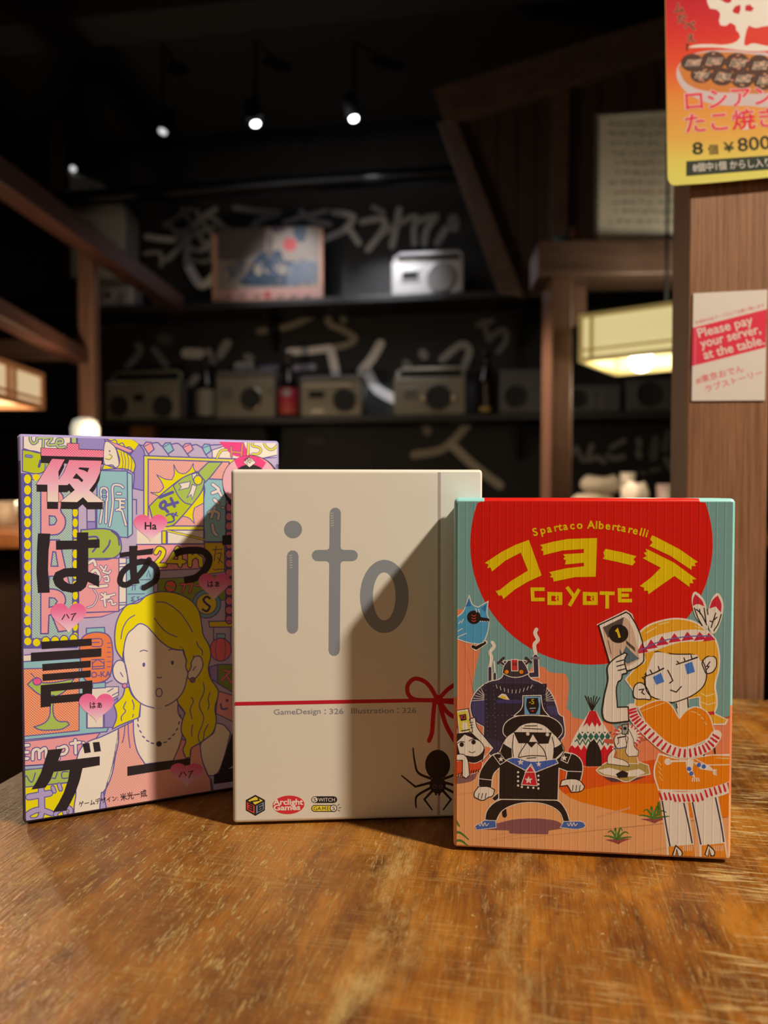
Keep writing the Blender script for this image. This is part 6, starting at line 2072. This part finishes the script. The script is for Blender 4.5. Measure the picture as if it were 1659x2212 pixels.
s.shape([(385, 860), (395, 790), (440, 765), (485, 800), (520, 890), (470, 892), (410, 890)], cwh, cbk, 9, 11.4, True)
s.shape([(915, 610), (955, 565), (1015, 570), (1026, 630), (1000, 680), (950, 695), (930, 660)], cwh, cbk, 9, 11.4, True)
s.shape([(545, 530), (700, 545), (880, 545), (920, 600), (950, 700), (932, 780), (862, 850), (740, 905), (680, 918), (600, 900), (510, 860), (472, 770), (482, 690), (462, 610)], cwh, cbk, 9, 12)
s.poly([(450, 545), (560, 505), (760, 450), (1000, 445), (1034, 540), (1000, 560), (940, 555), (905, 605), (880, 552), (760, 530), (640, 528), (685, 556), (610, 530), (555, 515), (520, 590), (480, 690), (440, 740), (425, 600)], mus, 12.8)
s.stroke([(455, 725), (475, 745), (480, 800)], 9, cbk, 13)
s.stroke([(935, 390), (930, 385)], 5, mus, 12.8)
s.shape([(425, 480), (560, 405), (700, 372), (860, 358), (965, 368), (1005, 440), (880, 445), (740, 455), (560, 512), (448, 545)], cwh, cwh, 4, 13.4)
tri_x = [(455, 500), (525, 468), (610, 442), (705, 420), (805, 408), (900, 408), (970, 415)]
for k, (x, y) in enumerate(tri_x):
    s.poly([(x - 50, y + 45 - (k * 2)), (x + 48, y + 28 - k), (x - 5, y - 36)], P(186, 34, 54), 14.2)
s.stroke([(440, 515), (600, 446), (800, 410), (985, 406)], 9, P(96, 90, 140), 15, True)
s.poly([(780, 625), (838, 602), (860, 682), (800, 702)], P(66, 108, 178), 13)
s.poly([(535, 722), (598, 688), (624, 758), (562, 782)], P(66, 108, 178), 13)
s.stroke([(716, 625), (800, 598), (878, 570)], 17, cbk, 13.8, taper=(0.5, 0.7))
s.stroke([(466, 722), (550, 690), (618, 655)], 17, cbk, 13.8, taper=(0.5, 0.7))
for pts in ([(722, 600), (740, 618)], [(775, 575), (785, 600)], [(830, 555), (838, 585)], [(475, 700), (492, 712)], [(515, 668), (528, 690)], [(578, 640), (585, 665)], [(650, 670), (672, 710), (690, 750), (665, 768)], [(672, 822), (716, 838), (755, 795)], [(430, 820), (465, 815), (450, 840), (470, 855)], [(975, 605), (950, 640), (968, 640), (952, 662)]):
    s.stroke(pts, 9, cbk, 13.8)
for pts, tipb in (([(945, 345), (895, 290), (862, 240), (838, 130), (862, 68), (930, 135), (952, 240), (955, 330)], [(842, 175), (845, 120), (862, 82), (918, 138), (932, 178), (880, 160)]), ([(985, 375), (958, 260), (988, 130), (1038, 80), (1076, 160), (1062, 270), (1020, 370)], [(970, 195), (995, 130), (1036, 92), (1064, 160), (1060, 225), (1020, 178)])):
    s.shape(pts, cwh, cwh, 8, 13.2, True)
    s.poly(tipb, P(190, 36, 50), 14.2)
for pts in ([(855, 190), (880, 260), (915, 325)], [(870, 200), (910, 240), (950, 320)], [(895, 200), (900, 235)], [(930, 190), (945, 300)], [(1020, 230), (1000, 290), (985, 340)], [(1030, 260), (1010, 280)], [(975, 290), (998, 298)], [(1062, 240), (1040, 310), (1005, 365)], [(955, 200), (960, 240)]):
    s.stroke(pts, 9, cbk, 14.4, len(pts) > 2)
# arm, card, hand
s.shape([(118, 322), (330, 222), (362, 245), (466, 590), (455, 612), (322, 676), (210, 640)], cwh, cbk, 10, 13.6)
s.stroke([(108, 320), (330, 210), (374, 240), (478, 592), (462, 622)], 9, cwh, 13.2)
s.poly([(146, 338), (312, 258), (345, 280), (436, 585), (320, 640), (220, 590)], P(196, 160, 128), 14.6)
s.poly([(150, 340), (312, 260), (300, 330), (190, 420)], P(84, 68, 58), 15)
s.poly(ell(271, 388, 76, 72, 32), cbk, 15.6)
s.stroke([(250, 372), (262, 358), (280, 418)], 17, cyl, 16.4, cap=False)
s.poly([(278, 500), (300, 545), (330, 480), (365, 520), (430, 580), (340, 620), (290, 580)], P(84, 100, 102), 15.6)
for k in range(10):
    s.stroke([(330 + k * 7, 440 + k * 6), (336 + k * 7, 470 + k * 6)], 5, P(60, 48, 44), 15.6)
    s.stroke([(190 + k * 2, 440 + k * 9), (196 + k * 2, 462 + k * 9)], 5, P(60, 48, 44), 15.6)
s.shape([(188, 640), (240, 580), (320, 535), (338, 545), (318, 590), (338, 690), (300, 700), (292, 742), (268, 760), (262, 955), (345, 952), (350, 1062), (180, 1064), (152, 1030), (160, 880), (190, 740)], cwh, cbk, 10, 16)
for pts in ([(255, 605), (310, 590)], [(258, 640), (320, 622)], [(268, 672), (325, 658)]):
    s.stroke(pts, 9, cbk, 17)
# upper dress with its fringe
s.shape([(425, 965), (500, 925), (600, 900), (660, 922), (740, 1042), (790, 985), (860, 952), (950, 990), (1004, 1120), (1010, 1165), (900, 1230), (740, 1268), (600, 1232), (500, 1110)], dr, cwh, 9, 15)
fr_ = catmull([(372, 965), (395, 1030), (450, 1095), (540, 1185), (640, 1265), (760, 1305), (880, 1290), (970, 1245), (1025, 1170)], False, 6)
s.stroke(fr_, 84, cwh, 15.8)
for k in range(1, len(fr_) - 1, 2):
    (x, y), (xa, ya), (xb, yb) = fr_[k], fr_[k - 1], fr_[k + 1]
    dx, dy = xb - xa, yb - ya
    l = math.hypot(dx, dy)
    nx, ny = -dy / l, dx / l
    s.stroke([(x - nx * 26 + 2, y - ny * 24), (x + nx * 26, y + ny * 28)], 20, P(190, 36, 50), 16.6, taper=(0.75, 1.0))
for k in range(5):
    s.stroke([(450 + k * 36, 985 - k * 14), (480 + k * 36, 972 - k * 13)], 6, P(230, 186, 120), 15.8)
    s.stroke([(830 + k * 26, 988 + k * k * 5), (852 + k * 24, 992 + k * k * 6)], 6, P(230, 186, 120), 15.8)
s.stroke([(1005, 1215), (1016, 1310)], 10, cbk, 14.4)
s.stroke([(935, 1300), (930, 1325)], 10, cbk, 14.4)
s.build('cover_woman_print', PR3, b3)
s.frame(*F7)
# desert plants
pg, pp = P(72, 108, 40), P(138, 66, 62)
for cx_, cy_, k_ in ((260, 1945, 1.0), (540, 1785, 1.1)):
    s.poly([(cx_ - 95 * k_, cy_ + 30), (cx_ + 110 * k_, cy_ + 22), (cx_ + 40, cy_ + 48), (cx_ + 10, cy_ + 66), (cx_ - 30, cy_ + 50)], pp, 6.2)
    for dx, dy in ((-100, 5), (-70, -40), (-20, -60), (40, -65), (90, -30), (112, 15)):
        s.stroke([(cx_, cy_ + 25), (cx_ + dx * 0.6 * k_, cy_ + dy * 0.9 * k_), (cx_ + dx * k_, cy_ + dy * 0.6 * k_)], 20, pg, 6.8, True, taper=(1.0, 0.3))
    s.stroke([(cx_ - 5, cy_ - 40), (cx_ - 5, cy_ + 10)], 5, P(150, 170, 80), 7.4)
    if k_ > 1:
        s.poly([(572, 1680), (590, 1685), (600, 1790), (565, 1790)], pg, 7)
    s.build('desert_plant_print', PR3, b3)
    s.frame(*F7)
s.frame(*F6)
for pts in ([(60, 1660), (80, 1580), (105, 1515)], [(100, 1515), (130, 1560), (150, 1590)], [(60, 1660), (150, 1650), (240, 1720)], [(60, 1750), (160, 1730), (250, 1800)]):
    s.stroke(pts, 34, pg, 6.8, True, taper=(1.0, 0.35))
s.poly([(40, 1770), (130, 1775), (250, 1805), (180, 1830), (40, 1830)], pp, 6.2)
s.build('desert_plant_print', PR3, b3)
